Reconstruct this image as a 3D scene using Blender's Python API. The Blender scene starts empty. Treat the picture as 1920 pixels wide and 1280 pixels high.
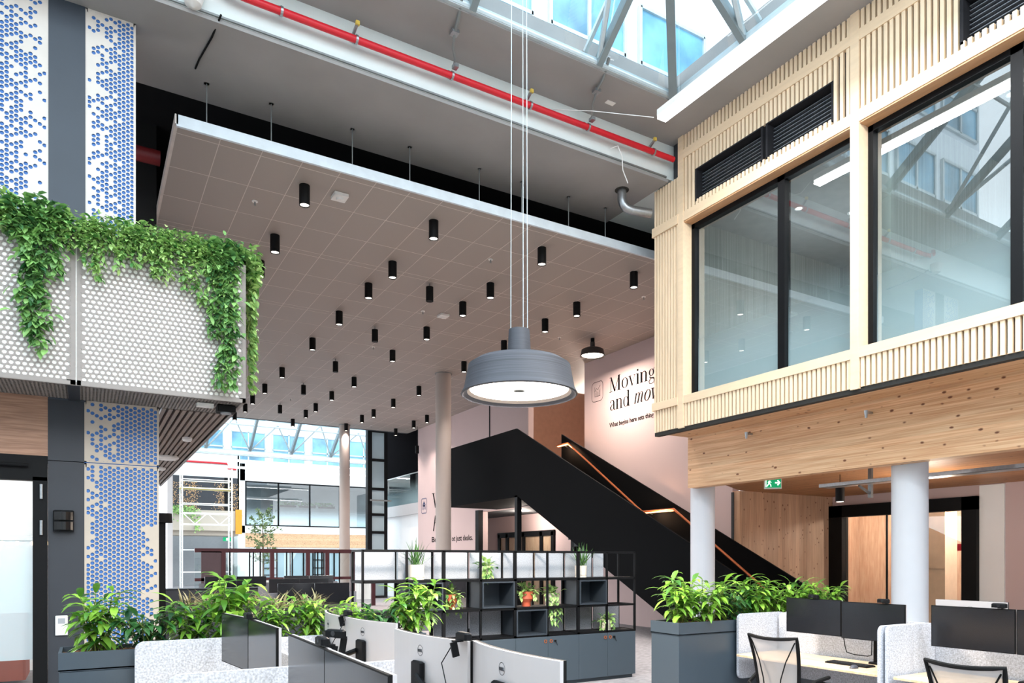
import bpy, math, random
from mathutils import Vector, Matrix
PI = math.pi
scene = bpy.context.scene
C = scene.collection

# ------------------------------------------------------------------ camera, world, exposure
cam_d = bpy.data.cameras.new('camera')
cam = bpy.data.objects.new('camera', cam_d); C.objects.link(cam)
cam.location = (0, 0, 1.7)
cam.rotation_euler = (PI/2, 0, -math.radians(30.55))
cam_d.sensor_width = 36; cam_d.lens = 36*1352/1920
cam_d.shift_y = (1050-640)/1920
cam_d.clip_end = 500
scene.camera = cam
scene.view_settings.view_transform = 'Standard'
scene.view_settings.look = 'None'
scene.view_settings.exposure = 0.5
scene.view_settings.gamma = 1
scene.view_settings.use_curve_mapping = False
w = bpy.data.worlds.new('world'); scene.world = w; w.use_nodes = True
wn = w.node_tree.nodes; wl = w.node_tree.links
bg = wn['Background']
tc = wn.new('ShaderNodeTexCoord'); sx = wn.new('ShaderNodeSeparateXYZ'); cr = wn.new('ShaderNodeValToRGB')
wl.new(tc.outputs['Generated'], sx.inputs[0]); wl.new(sx.outputs['Z'], cr.inputs[0])
cr.color_ramp.elements[0].color = (0.90, 0.95, 1.0, 1); cr.color_ramp.elements[1].color = (0.80, 0.91, 1.0, 1)
wl.new(cr.outputs[0], bg.inputs[0]); bg.inputs[1].default_value = 3.4

def area(name, loc, rot, sxx, syy, energy, color=(1, 1, 1)):
    l = bpy.data.lights.new(name, 'AREA'); l.shape = 'RECTANGLE'; l.size = sxx; l.size_y = syy
    l.energy = energy; l.color = color; l.cycles.is_portal = True   # guides sky sampling only, gives off no light itself
    o = bpy.data.objects.new(name, l); C.objects.link(o); o.location = loc; o.rotation_euler = rot
    return o
# daylight entering through the two glazed roofs
area('skylight_daylight', (-0.8, -0.5, 8.64), (0, 0, 0), 16.8, 17.3, 850, (0.95, 0.98, 1.0))
area('far_skylight_daylight', (10, 40, 8.64), (0, 0, 0), 30, 20, 1300, (0.92, 0.97, 1.0))

# ------------------------------------------------------------------ helpers
def lin(c):
    if isinstance(c, str):
        c = [int(c[i:i+2], 16)/255 for i in (0, 2, 4)]
    return tuple((x/12.92 if x <= 0.04045 else ((x+0.055)/1.055)**2.4) for x in c) + (1,)

def mat(name, col, rough=0.6, metal=0.0, var=0.06, scale=6.0, bump=0.0, stretch=(1, 1, 1), bscale=None, spec=0.5, emit=None, es=0.0, det=4.0):
    m = bpy.data.materials.new(name); m.use_nodes = True
    nt = m.node_tree; N = nt.nodes; L = nt.links; b = N['Principled BSDF']
    c = lin(col)
    t = N.new('ShaderNodeTexCoord'); mp = N.new('ShaderNodeMapping'); mp.inputs['Scale'].default_value = stretch
    L.new(t.outputs['Object'], mp.inputs[0])
    n = N.new('ShaderNodeTexNoise'); n.inputs['Scale'].default_value = scale; n.inputs['Detail'].default_value = det
    L.new(mp.outputs[0], n.inputs['Vector'])
    r = N.new('ShaderNodeValToRGB')
    r.color_ramp.elements[0].position = 0.3; r.color_ramp.elements[1].position = 0.7
    r.color_ramp.elements[0].color = tuple(x*(1-var) for x in c[:3])+(1,)
    r.color_ramp.elements[1].color = tuple(min(1, x*(1+var)) for x in c[:3])+(1,)
    L.new(n.outputs[0], r.inputs[0]); L.new(r.outputs[0], b.inputs['Base Color'])
    b.inputs['Roughness'].default_value = rough; b.inputs['Metallic'].default_value = metal
    b.inputs['Specular IOR Level'].default_value = spec
    if bump:
        bn = N.new('ShaderNodeBump'); bn.inputs['Strength'].default_value = bump; bn.inputs['Distance'].default_value = 0.01
        n2 = N.new('ShaderNodeTexNoise'); n2.inputs['Scale'].default_value = bscale or scale*4; n2.inputs['Detail'].default_value = 3
        L.new(mp.outputs[0], n2.inputs['Vector']); L.new(n2.outputs[0], bn.inputs['Height']); L.new(bn.outputs[0], b.inputs['Normal'])
    if emit:
        b.inputs['Emission Color'].default_value = lin(emit); b.inputs['Emission Strength'].default_value = es
    return m

def glass(name, tint=(0.93, 0.97, 0.97), ior=1.5, boost=0.0, rough=0.0):
    m = bpy.data.materials.new(name); m.use_nodes = True
    nt = m.node_tree; N = nt.nodes; L = nt.links; N.remove(N['Principled BSDF']); out = N['Material Output']
    tr = N.new('ShaderNodeBsdfTransparent'); tr.inputs[0].default_value = tint+(1,)
    gl = N.new('ShaderNodeBsdfGlossy'); gl.inputs['Roughness'].default_value = rough
    f = N.new('ShaderNodeFresnel'); f.inputs[0].default_value = ior
    a = N.new('ShaderNodeMath'); a.operation = 'ADD'; a.inputs[1].default_value = boost; a.use_clamp = True
    mx = N.new('ShaderNodeMixShader')
    ge = N.new('ShaderNodeNewGeometry'); iv = N.new('ShaderNodeMath'); iv.operation = 'SUBTRACT'; iv.inputs[0].default_value = 1.0; L.new(ge.outputs['Backfacing'], iv.inputs[1])
    pm = N.new('ShaderNodeMath'); pm.operation = 'MULTIPLY'
    L.new(f.outputs[0], a.inputs[0]); L.new(a.outputs[0], pm.inputs[0]); L.new(iv.outputs[0], pm.inputs[1]); L.new(pm.outputs[0], mx.inputs[0]); L.new(tr.outputs[0], mx.inputs[1]); L.new(gl.outputs[0], mx.inputs[2])
    L.new(mx.outputs[0], out.inputs[0])
    return m

def film(name, z0, z1, col=(0.78, 0.9, 0.95), amax=0.95):
    """frosted privacy film fading out upwards"""
    m = bpy.data.materials.new(name); m.use_nodes = True
    nt = m.node_tree; N = nt.nodes; L = nt.links; N.remove(N['Principled BSDF']); out = N['Material Output']
    t = N.new('ShaderNodeTexCoord'); s = N.new('ShaderNodeSeparateXYZ'); L.new(t.outputs['Object'], s.inputs[0])
    mr = N.new('ShaderNodeMapRange'); mr.interpolation_type = 'SMOOTHSTEP'
    mr.inputs['From Min'].default_value = z0; mr.inputs['From Max'].default_value = z1
    mr.inputs['To Min'].default_value = amax; mr.inputs['To Max'].default_value = 0
    L.new(s.outputs['Z'], mr.inputs['Value'])
    tr = N.new('ShaderNodeBsdfTransparent')
    d = N.new('ShaderNodeBsdfDiffuse'); d.inputs[0].default_value = col+(1,)
    tl = N.new('ShaderNodeBsdfTranslucent'); tl.inputs[0].default_value = col+(1,)
    m1 = N.new('ShaderNodeMixShader'); m1.inputs[0].default_value = 0.5
    L.new(d.outputs[0], m1.inputs[1]); L.new(tl.outputs[0], m1.inputs[2])
    m2 = N.new('ShaderNodeMixShader'); L.new(mr.outputs[0], m2.inputs[0]); L.new(tr.outputs[0], m2.inputs[1]); L.new(m1.outputs[0], m2.inputs[2])
    L.new(m2.outputs[0], out.inputs[0])
    return m

def emission(name, col, s):
    m = bpy.data.materials.new(name); m.use_nodes = True
    N = m.node_tree.nodes; b = N['Principled BSDF']
    b.inputs['Base Color'].default_value = lin(col); b.inputs['Emission Color'].default_value = lin(col); b.inputs['Emission Strength'].default_value = s
    b.inputs['Roughness'].default_value = 0.7
    return m

def wood(name, c0, c1, knots=True, grain=(1, 1, 1), rough=0.55, board=None, knotscale=2.2, knotstretch=(1, 1, 1)):
    """solid timber: long grain + lamella boards + dark knots"""
    m = bpy.data.materials.new(name); m.use_nodes = True
    nt = m.node_tree; N = nt.nodes; L = nt.links; b = N['Principled BSDF']
    t = N.new('ShaderNodeTexCoord'); mp = N.new('ShaderNodeMapping'); mp.inputs['Scale'].default_value = grain
    L.new(t.outputs['Object'], mp.inputs[0])
    n = N.new('ShaderNodeTexNoise'); n.inputs['Scale'].default_value = 5; n.inputs['Detail'].default_value = 6; n.inputs['Distortion'].default_value = 0.6
    L.new(mp.outputs[0], n.inputs['Vector'])
    r = N.new('ShaderNodeValToRGB'); r.color_ramp.elements[0].position = 0.32; r.color_ramp.elements[1].position = 0.68
    r.color_ramp.elements[0].color = lin(c0); r.color_ramp.elements[1].color = lin(c1)
    L.new(n.outputs[0], r.inputs[0]); last = r.outputs[0]
    if board:       # board = (axis vector, width): each lamella gets its own tone
        dp = N.new('ShaderNodeVectorMath'); dp.operation = 'DOT_PRODUCT'; dp.inputs[1].default_value = tuple(a/board[1] for a in board[0])
        L.new(t.outputs['Object'], dp.inputs[0])
        fl = N.new('ShaderNodeMath'); fl.operation = 'FLOOR'; L.new(dp.outputs['Value'], fl.inputs[0])
        wnz = N.new('ShaderNodeTexWhiteNoise'); wnz.noise_dimensions = '1D'; L.new(fl.outputs[0], wnz.inputs['W'])
        mr = N.new('ShaderNodeMapRange'); mr.inputs['To Min'].default_value = 0.84; mr.inputs['To Max'].default_value = 1.08
        L.new(wnz.outputs['Value'], mr.inputs['Value'])
        mu = N.new('ShaderNodeVectorMath'); mu.operation = 'SCALE'; L.new(last, mu.inputs[0]); L.new(mr.outputs[0], mu.inputs['Scale']); last = mu.outputs[0]
    if knots:
        mk = N.new('ShaderNodeMapping'); mk.inputs['Scale'].default_value = knotstretch; L.new(t.outputs['Object'], mk.inputs[0])
        nz = N.new('ShaderNodeTexNoise'); nz.inputs['Scale'].default_value = 9; L.new(mk.outputs[0], nz.inputs['Vector'])
        ad = N.new('ShaderNodeVectorMath'); ad.operation = 'MULTIPLY_ADD'; ad.inputs[1].default_value = (0.03,)*3
        L.new(nz.outputs['Color'], ad.inputs[0]); L.new(mk.outputs[0], ad.inputs[2])
        v = N.new('ShaderNodeTexVoronoi'); v.inputs['Scale'].default_value = knotscale; L.new(ad.outputs[0], v.inputs['Vector'])
        kr = N.new('ShaderNodeValToRGB'); e = kr.color_ramp.elements
        e[0].position = 0.09; e[0].color = (1, 1, 1, 1); e[1].position = 0.17; e[1].color = (0, 0, 0, 1)
        L.new(v.outputs['Distance'], kr.inputs[0])
        mx = N.new('ShaderNodeMix'); mx.data_type = 'RGBA'; L.new(kr.outputs[0], mx.inputs['Factor']); L.new(last, mx.inputs['A']); mx.inputs['B'].default_value = lin('6b3c22')
        last = mx.outputs['Result']
    L.new(last, b.inputs['Base Color']); b.inputs['Roughness'].default_value = rough
    return m

def leafmat(name, dark, light, rough=0.35):
    m = bpy.data.materials.new(name); m.use_nodes = True
    nt = m.node_tree; N = nt.nodes; L = nt.links; b = N['Principled BSDF']
    g = N.new('ShaderNodeNewGeometry'); r = N.new('ShaderNodeValToRGB')
    r.color_ramp.elements[0].color = lin(dark); r.color_ramp.elements[1].color = lin(light)
    L.new(g.outputs['Random Per Island'], r.inputs[0]); L.new(r.outputs[0], b.inputs['Base Color'])
    b.inputs['Roughness'].default_value = rough
    tl = N.new('ShaderNodeBsdfTranslucent'); L.new(r.outputs[0], tl.inputs[0])
    mx = N.new('ShaderNodeMixShader'); mx.inputs[0].default_value = 0.25
    L.new(b.outputs[0], mx.inputs[1]); L.new(tl.outputs[0], mx.inputs[2]); L.new(mx.outputs[0], N['Material Output'].inputs[0])
    return m

class MB:
    def __init__(s): s.V = []; s.F = []
    def add(s, vs, fs):
        o = len(s.V); s.V += [tuple(v) for v in vs]; s.F += [tuple(i+o for i in f) for f in fs]; return s
    def box(s, x0, x1, y0, y1, z0, z1):
        return s.add([(x0, y0, z0), (x1, y0, z0), (x1, y1, z0), (x0, y1, z0), (x0, y0, z1), (x1, y0, z1), (x1, y1, z1), (x0, y1, z1)],
                     [(0, 3, 2, 1), (4, 5, 6, 7), (0, 1, 5, 4), (1, 2, 6, 5), (2, 3, 7, 6), (3, 0, 4, 7)])
    def bbox(s, x0, x1, y0, y1, z0, z1, b=0.006):   # box with bevelled vertical edges and top rim
        p = [(x0+b, y0), (x1-b, y0), (x1, y0+b), (x1, y1-b), (x1-b, y1), (x0+b, y1), (x0, y1-b), (x0, y0+b)]
        cx, cy = (x0+x1)/2, (y0+y1)/2
        def ins(q, d):
            return (q[0]+(d if q[0] < cx else -d), q[1]+(d if q[1] < cy else -d))
        lv = [(z0, 0)] + [(z1-b, 0), (z1, b)]
        vs = []; n = 8
        for z, d in lv: vs += [ins(q, d)+(z,) for q in p]
        fs = [tuple(range(n))[::-1], tuple(range(2*n, 3*n))]
        for k in range(2):
            fs += [(k*n+i, k*n+(i+1) % n, (k+1)*n+(i+1) % n, (k+1)*n+i) for i in range(n)]
        return s.add(vs, fs)
    def tube(s, pts, r, n=8, cap=True):
        pts = [Vector(p) for p in pts]; m = len(pts); rs = r if isinstance(r, (list, tuple)) else [r]*m
        vs = []; prev = None
        for i, p in enumerate(pts):
            d = (pts[min(i+1, m-1)]-pts[max(i-1, 0)]).normalized()
            if prev is None:
                a = Vector((0, 0, 1)) if abs(d.z) < 0.9 else Vector((1, 0, 0)); u = d.cross(a).normalized()
            else:
                u = (prev - d*prev.dot(d)).normalized()
            prev = u; v = d.cross(u)
            vs += [p + (u*math.cos(2*PI*k/n)+v*math.sin(2*PI*k/n))*rs[i] for k in range(n)]
        fs = []
        for i in range(m-1):
            fs += [(i*n+k, i*n+(k+1) % n, (i+1)*n+(k+1) % n, (i+1)*n+k) for k in range(n)]
        if cap: fs += [tuple(range(n))[::-1], tuple(range((m-1)*n, m*n))]
        return s.add(vs, fs)
    def bar(s, p, q, w, h=None):            # rectangular bar between two points
        p = Vector(p); q = Vector(q); h = h or w; d = (q-p).normalized()
        a = Vector((0, 0, 1)) if abs(d.z) < 0.95 else Vector((1, 0, 0))
        u = d.cross(a).normalized()*w/2; v = u.cross(d).normalized()*h/2
        vs = [p-u-v, p+u-v, p+u+v, p-u+v, q-u-v, q+u-v, q+u+v, q-u+v]
        return s.add(vs, [(0, 3, 2, 1), (4, 5, 6, 7), (0, 1, 5, 4), (1, 2, 6, 5), (2, 3, 7, 6), (3, 0, 4, 7)])
    def lathe(s, prof, n=32, c=(0, 0, 0)):
        vs = []; m = len(prof)
        for r, z in prof: vs += [(c[0]+r*math.cos(2*PI*k/n), c[1]+r*math.sin(2*PI*k/n), c[2]+z) for k in range(n)]
        fs = []
        for i in range(m-1): fs += [(i*n+k, i*n+(k+1) % n, (i+1)*n+(k+1) % n, (i+1)*n+k) for k in range(n)]
        return s.add(vs, fs)
    def disc(s, c, r, n=24, up=False):
        vs = [(c[0]+r*math.cos(2*PI*k/n), c[1]+r*math.sin(2*PI*k/n), c[2]) for k in range(n)]
        return s.add(vs, [tuple(range(n)) if up else tuple(range(n))[::-1]])
    def cyl(s, c, r, h, n=24):
        return s.lathe([(r, 0), (r, h)], n, c).disc(c, r, n).disc((c[0], c[1], c[2]+h), r, n, True)
    def prism_x(s, poly, x0, x1):           # poly in (y,z) extruded along x
        n = len(poly); vs = [(x0, y, z) for y, z in poly]+[(x1, y, z) for y, z in poly]
        return s.add(vs, [tuple(range(n)), tuple(range(n, 2*n))[::-1]]+[(i, i+n, (i+1) % n+n, (i+1) % n) for i in range(n)])
    def prism_y(s, poly, y0, y1):           # poly in (x,z)
        n = len(poly); vs = [(x, y0, z) for x, z in poly]+[(x, y1, z) for x, z in poly]
        return s.add(vs, [tuple(range(n))[::-1], tuple(range(n, 2*n))]+[(i, (i+1) % n, (i+1) % n+n, i+n) for i in range(n)])
    def quad(s, a, b, c, d): return s.add([a, b, c, d], [(0, 1, 2, 3)])
    def build(s, name, m, parent=None, smooth=False, loc=None):
        me = bpy.data.meshes.new(name); me.from_pydata(s.V, [], s.F); me.materials.append(m)
        if smooth:
            me.polygons.foreach_set('use_smooth', [True]*len(me.polygons))
            try: me.set_sharp_from_angle(angle=math.radians(40))
            except Exception: pass
        me.update()
        o = bpy.data.objects.new(name, me); C.objects.link(o)
        if parent: o.parent = parent
        if loc: o.location = loc
        return o

def tag(o, label=None, cat=None, group=None, kind=None):
    if label: o['label'] = label
    if cat: o['category'] = cat
    if group: o['group'] = group
    if kind: o['kind'] = kind
    return o
def thing(name, label, cat, loc=(0, 0, 0), rz=0, group=None, kind=None):
    o = bpy.data.objects.new(name, None); C.objects.link(o); o.location = loc; o.rotation_euler = (0, 0, rz)
    o.empty_display_size = 0.1
    return tag(o, label, cat, group, kind)
def struct(name, mb, m, label, cat, smooth=False):
    return tag(mb.build(name, m, smooth=smooth), label, cat, kind='structure')
def kids(o): return [c for c in C.objects if c.parent == o]
def dup(root, loc, rz=0, label=None, group=None, scale=None):
    ch1 = kids(root); r = root.copy(); C.objects.link(r); r.location = loc; r.rotation_euler = (0, 0, rz)
    if label: r['label'] = label
    if group: r['group'] = group
    if scale: r.scale = (scale,)*3
    for a in ch1:
        c = a.copy(); C.objects.link(c); c.parent = r
        for b in kids(a):
            d = b.copy(); C.objects.link(d); d.parent = c
    return r
def text_mesh(s, size, m, parent, matrix, name='lettering', fit=None, bold=0.0):
    cu = bpy.data.curves.new('lettering', 'FONT'); cu.body = s; cu.size = size; cu.extrude = 0.002; cu.offset = bold; cu.resolution_u = 3
    o = bpy.data.objects.new('lettering_tmp', cu); C.objects.link(o)
    dg = bpy.context.evaluated_depsgraph_get(); me = bpy.data.meshes.new_from_object(o.evaluated_get(dg)); C.objects.unlink(o); bpy.data.objects.remove(o)
    xs = [v.co.x for v in me.vertices]; k = 1.0
    if fit and xs: k = fit/(max(xs)-min(xs))
    x0 = min(xs)
    for v in me.vertices: v.co = matrix @ Vector(((v.co.x-x0)*k, v.co.y, v.co.z))
    me.materials.clear(); me.materials.append(m); me.name = name
    r = bpy.data.objects.new(name, me); C.objects.link(r); r.parent = parent
    return r

# ------------------------------------------------------------------ materials
P = {}
P['concrete'] = mat('concrete', '989593', 0.75, var=0.07, scale=1.2, bump=0.12, bscale=14)
P['beam_concrete'] = mat('painted_concrete', 'dde6e4', 0.7, var=0.05, scale=1.5, bump=0.1, bscale=10)
P['pinkwall'] = mat('pale_plaster', 'c4adaa', 0.85, var=0.012, scale=2)
P['white'] = mat('white_paint', 'e9e9e8', 0.7, var=0.015, scale=2)
P['grey'] = mat('grey_paint', '9a9da0', 0.7, var=0.03)
P['black'] = mat('black_metal', '0e0f11', 0.5, var=0.1, spec=0.15)
P['matte_black'] = mat('matte_black', '070708', 0.6, var=0.1, spec=0.2)
P['stairblack'] = mat('black_stair_steel', '07080a', 0.75, var=0.08, scale=1, spec=0.06)
P['void'] = mat('dark_void', '15151a', 0.9, var=0.1)
P['darkwall'] = mat('dark_wall', '34373a', 0.8, var=0.1, scale=1)
P['darkwall2'] = mat('very_dark_wall', '1d1c1c', 0.85, var=0.1, scale=1)
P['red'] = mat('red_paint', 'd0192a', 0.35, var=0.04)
P['maroon'] = mat('maroon_steel', '4a2026', 0.5)
P['steel'] = mat('galvanised_steel', 'a9adb0', 0.35, 0.9, var=0.1, scale=30)
P['dull'] = mat('dull_steel', '8c9090', 0.5, 0.6)
P['tile'] = mat('perforated_metal_tile', 'a1978f', 0.6, var=0.02, scale=120)
P['gridline'] = mat('ceiling_grid', 'd0c6be', 0.6)
P['edge'] = mat('aluminium_edge', 'd4dde3', 0.4)
P['cladding'] = mat('blue_grey_cladding', '353d47', 0.5, var=0.05, scale=2)
P['cladding2'] = mat('dark_cladding', '2c2f35', 0.55, var=0.06, scale=3)
P['perf_cream'] = mat('cream_perforated_sheet', 'd2cac1', 0.5, var=0.02)
P['perf_warm'] = mat('warm_cream_perforated_sheet', 'b8ac9d', 0.5, var=0.02)
P['perf_grey'] = mat('grey_beige_perforated_sheet', '8f8680', 0.5, var=0.02)
P['blue_back'] = mat('blue_backing', '3d70b4', 0.6, var=0.05)
P['white_back'] = mat('white_backing', 'fbf7f0', 0.6, var=0.01)
P['slat'] = mat('pale_ash_slat', 'ead2b2', 0.55, var=0.07, scale=3, stretch=(6, 6, 0.6))
P['rail'] = mat('pale_ash_board', 'e4caa9', 0.5, var=0.05, scale=3, stretch=(6, 0.8, 6))
P['head'] = mat('oak_reveal', 'c79a72', 0.5, var=0.12, scale=3, stretch=(6, 0.8, 6))
P['slatback'] = mat('dark_backing_board', '2a2825', 0.8)
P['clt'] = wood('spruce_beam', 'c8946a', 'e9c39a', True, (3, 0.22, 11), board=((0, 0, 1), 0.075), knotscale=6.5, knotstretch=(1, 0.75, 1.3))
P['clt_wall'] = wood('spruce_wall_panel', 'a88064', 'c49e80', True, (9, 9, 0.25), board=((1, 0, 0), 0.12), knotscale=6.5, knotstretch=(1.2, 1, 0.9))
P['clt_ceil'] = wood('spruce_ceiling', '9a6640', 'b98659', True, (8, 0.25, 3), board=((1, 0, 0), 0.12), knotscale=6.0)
P['warmwood'] = wood('warm_veneer', 'bf957a', 'd6b296', False, (4, 4, 0.4))
P['veneer'] = wood('walnut_veneer', '8f6a54', 'b28a70', False, (0.5, 0.5, 9))
P['desk'] = wood('pale_oak_top', 'd8b48c', 'e9cba8', False, (1, 6, 1))
P['bluegrey'] = mat('blue_grey_lacquer', '3d4851', 0.42, var=0.02)
P['shelfgrey'] = mat('shelf_blue_grey', '2c343c', 0.5, var=0.02)
P['felt'] = mat('grey_felt', 'b9bcc4', 0.95, var=0.34, scale=75, bump=0.25, bscale=90, det=6)
P['felt_shelf'] = mat('pale_felt', 'a4a8ae', 0.95, var=0.16, scale=75, bump=0.2)
P['felt_dark'] = mat('mid_grey_felt', '7d7f85', 0.95, var=0.3, scale=75, bump=0.2)
P['screen'] = mat('dark_screen', '1d1e22', 0.16, var=0.02, spec=0.6)
P['silver'] = mat('silver_plastic', 'c3bfbf', 0.4, 0.25, var=0.01)
P['cream'] = mat('cream_ceramic', 'ddd2c4', 0.55, var=0.02)
P['terra'] = mat('terracotta', 'b4553a', 0.6, var=0.06)
P['soil'] = mat('bark_mulch', '8a5c44', 0.9, var=0.5, scale=60, bump=0.8, bscale=60)
P['carpet'] = mat('grey_carpet', '8f8c8e', 0.95, var=0.3, scale=9, stretch=(1, 2.5, 1), bump=0.2, bscale=80)
P['white_plastic'] = mat('white_plastic', 'e4e2de', 0.5, var=0.01)
P['green'] = emission('exit_green', '0f9e66', 0.5)
P['signwhite'] = emission('exit_white', 'f0fff6', 1.2)
P['copper'] = mat('copper_rail', 'c07048', 0.35, 0.6)
P['glass'] = glass('clear_glass', boost=0.05)
P['facade_glass'] = glass('coated_glass', tint=(0.85, 0.92, 0.93), boost=0.16)
P['roofglass'] = glass('roof_glass', tint=(0.88, 0.96, 0.99), boost=0.02)
P['frost'] = mat('frosted_panel', 'a9bcc3', 0.5, var=0.06, scale=1)
P['lamp'] = emission('lamp_diffuser', 'fff3e6', 5.0)
P['led'] = emission('led_diffuser', 'ffffff', 5.0)
P['warmled'] = emission('warm_led', 'ffb37a', 3.0)
P['shade'] = mat('ribbed_grey_shade', '404148', 0.55, var=0.35, scale=3, stretch=(0.3, 0.3, 55))
P['shade_dark'] = mat('ribbed_dark_shade', '3a3533', 0.55, var=0.25, scale=3, stretch=(0.3, 0.3, 80))
P['ink'] = mat('black_vinyl', '0c090a', 0.8, spec=0.1)
P['navyink'] = mat('navy_vinyl', '33406a', 0.6)
P['leaf'] = leafmat('leaf_green', '225e20', '9ed04e')
P['leaf_deep'] = leafmat('leaf_deep_green', '123a22', '4f8a45')
P['ivy'] = leafmat('trailing_leaf', '3a7a34', 'c6e68e', 0.4)
P['ivy_deep'] = leafmat('deep_trailing_leaf', '2b6236', '9ccb74', 0.4)
P['varieg'] = leafmat('variegated_leaf', '3f4a26', 'cfc89a', 0.5)
P['grass'] = leafmat('grass_blade', '26512a', '6fa04e', 0.4)
P['treeleaf'] = leafmat('tree_leaf', '3c5a30', '8ba069', 0.5)
P['stem'] = mat('plant_stem', '6a7a3a', 0.6)
P['bark'] = mat('thin_bark', '6b5a48', 0.8)
P['trusswhite'] = mat('pale_steel', 'b9c3c6', 0.45, 0.2)
P['trussdark'] = mat('grey_steel', '7d8789', 0.45, 0.2)
P['outwhite'] = mat('outside_white_panel', 'd9e3ea', 0.5, var=0.05)
P['outglass'] = mat('outside_window', '6a9fba', 0.15, var=0.5, scale=0.6, spec=0.8)
P['fabric'] = mat('rust_upholstery', 'a8523c', 0.9, var=0.05)
P['mesh'] = None
# ------------------------------------------------------------------ SETTING
struct('floor', MB().box(-10, 40, -10, 70, -0.12, 0), P['carpet'], 'grey woven carpet floor of the office atrium', 'floor')
struct('wall_left', MB().box(-9.2, -9, -9.2, 12, 0, 8.6), P['white'], 'pale wall on the far left of the atrium', 'wall')
struct('wall_rear', MB().box(-9.2, 8.4, -9.2, -9, 0, 8.6), P['white'], 'pale wall closing the atrium behind', 'wall')
ZR = 8.62
sl = MB()
sl.box(-9.2, 8.5, 8.15, 9.03, ZR, ZR+0.35)      # strip between skylight and beam
sl.box(7.64, 14.5, -9.2, 8.15, ZR, ZR+0.35)     # strip above the timber facade
sl.box(8.5, 14.5, 8.15, 9.03, ZR, ZR+0.35)
struct('ceiling', sl, P['concrete'], 'grey painted ceiling strip around the glazed roof opening', 'ceiling')
struct('ceiling_beam', MB().box(-9.2, 14.5, 9.03, 10.7, 8.05, 9.2), P['beam_concrete'], 'deep pale concrete beam behind the red pipe', 'beam')
struct('ceiling_soffit', MB().box(-9.2, 8.36, 9.035, 10.7, 8.0, 8.049), P['concrete'], 'smooth grey underside of the deep concrete beam', 'beam')
struct('ceiling_void', MB().box(-9, 14.5, 10.7, 30, 8.75, 9.0), P['void'], 'dark ceiling void above the suspended tile ceiling', 'ceiling')
struct('wall_void', MB().box(0.8, 0.98, 13.0, 30, 5.15, 8.9).box(-9, 0.8, 13.0, 13.2, 5.15, 8.9), P['darkwall2'], 'dark wall beside the suspended ceiling above the balcony', 'wall')
struct('beam_line', MB().box(-9, 8.3, 9.005, 9.03, 8.052, 8.075), P['dull'], 'thin metal drip edge along the foot of the concrete beam', 'trim').name = 'trim_1'
# pipe duct in the void
struct('trim_2', MB().box(1.5, 14, 10.95, 11.0, 7.42, 7.5), mat('rust_primer', '5b2a26', 0.7), 'dark red steel angle above the ceiling edge', 'trim')

# suspended tile ceiling
X0, X1, Y0, Y1, ZC = 1.0, 12.3, 10.2, 29.9, 7.33
sc = thing('ceiling_suspended', 'large suspended ceiling of grey brown perforated metal tiles', 'ceiling', kind='structure')
MB().box(X0, X1, Y0+0.04, Y1, ZC, ZC+0.06).build('tile_panel', P['tile'], sc)
MB().box(X1, 18, 16.75, 19.8, ZC, ZC+0.06).build('tile_panel', P['tile'], sc)
g = MB(); g.box(X0, X1, Y0, Y0+0.04, ZC-0.03, ZC+0.12)
e = g.build('edge_trim', P['edge'], sc)
g = MB(); g.box(X0-0.02, X0+0.02, Y0, Y1, ZC-0.005, ZC+0.12); g.build('edge_trim', P['gridline'], sc)
g = MB(); x = X0+0.545
while x < X1: g.box(x-0.005, x+0.005, Y0+0.04, Y1, ZC-0.002, ZC); x += 0.545
y = 10.43; k = 0
rows = [10.43]
while y < Y1-0.5:
    for d in (0.93, 0.93, 0.93, 0.16): y += d; rows.append(y)
for y in rows:
    if y < Y1: g.box(X0, X1, y-0.006, y+0.006, ZC-0.002, ZC)
g.build('grid_line', P['gridline'], sc)
# hanger rods
rod0 = None
for i, (px_x, dx) in enumerate([(1.37, 0), (2.2, 0), (3.35, 0), (4.25, 0), (5.45, 0), (6.25, 0), (7.2, 0), (8.0, 0)]):
    lab = 'thin steel hanger rod holding the suspended ceiling, ' + ['nearest its left corner', 'second from the left corner', 'third from the left corner', 'fourth from the left corner', 'fifth from the left corner', 'sixth from the left corner', 'second nearest the timber facade', 'nearest the timber facade'][i]
    if rod0 is None:
        rod0 = thing('hanger_rod', lab, 'rod', (px_x, 10.27, ZC+0.06), group='hanger rods along the ceiling edge')
        MB().tube([(0, 0, 0), (0, 0, 0.64)], 0.008, 6).build('rod', P['dull'], rod0)
        MB().box(-0.03, 0.03, -0.03, 0.03, 0.61, 0.638).build('bracket', P['dull'], rod0)
    else: dup(rod0, (px_x, 10.27, ZC+0.06), 0, lab)

# pink walls (X = 12.3)
struct('wall_pink', MB().box(12.3, 12.5, 11.25, 16.75, 0, 8.7), P['pinkwall'], 'tall pale pink wall carrying the large slogan beside the stairs', 'wall').name = 'wall_stairs'
struct('wall_gallery', MB().box(12.3, 12.5, 19.8, 22.9, 3.45, 8.7).box(12.3, 12.5, 16.75, 19.8, 3.45, 4.2), P['pinkwall'], 'pink wall above the black gallery parapet', 'wall')
struct('wall_landing', MB().box(12.3, 12.5, 22.9, 28.8, 0, 8.7), P['pinkwall'], 'pink wall with house icon behind the grey column', 'wall')
struct('trim_3', MB().box(12.285, 12.299, 22.35, 22.42, 5.3, 7.33), P['black'], 'thin black vertical joint in the pink wall above the gallery', 'trim')
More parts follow.
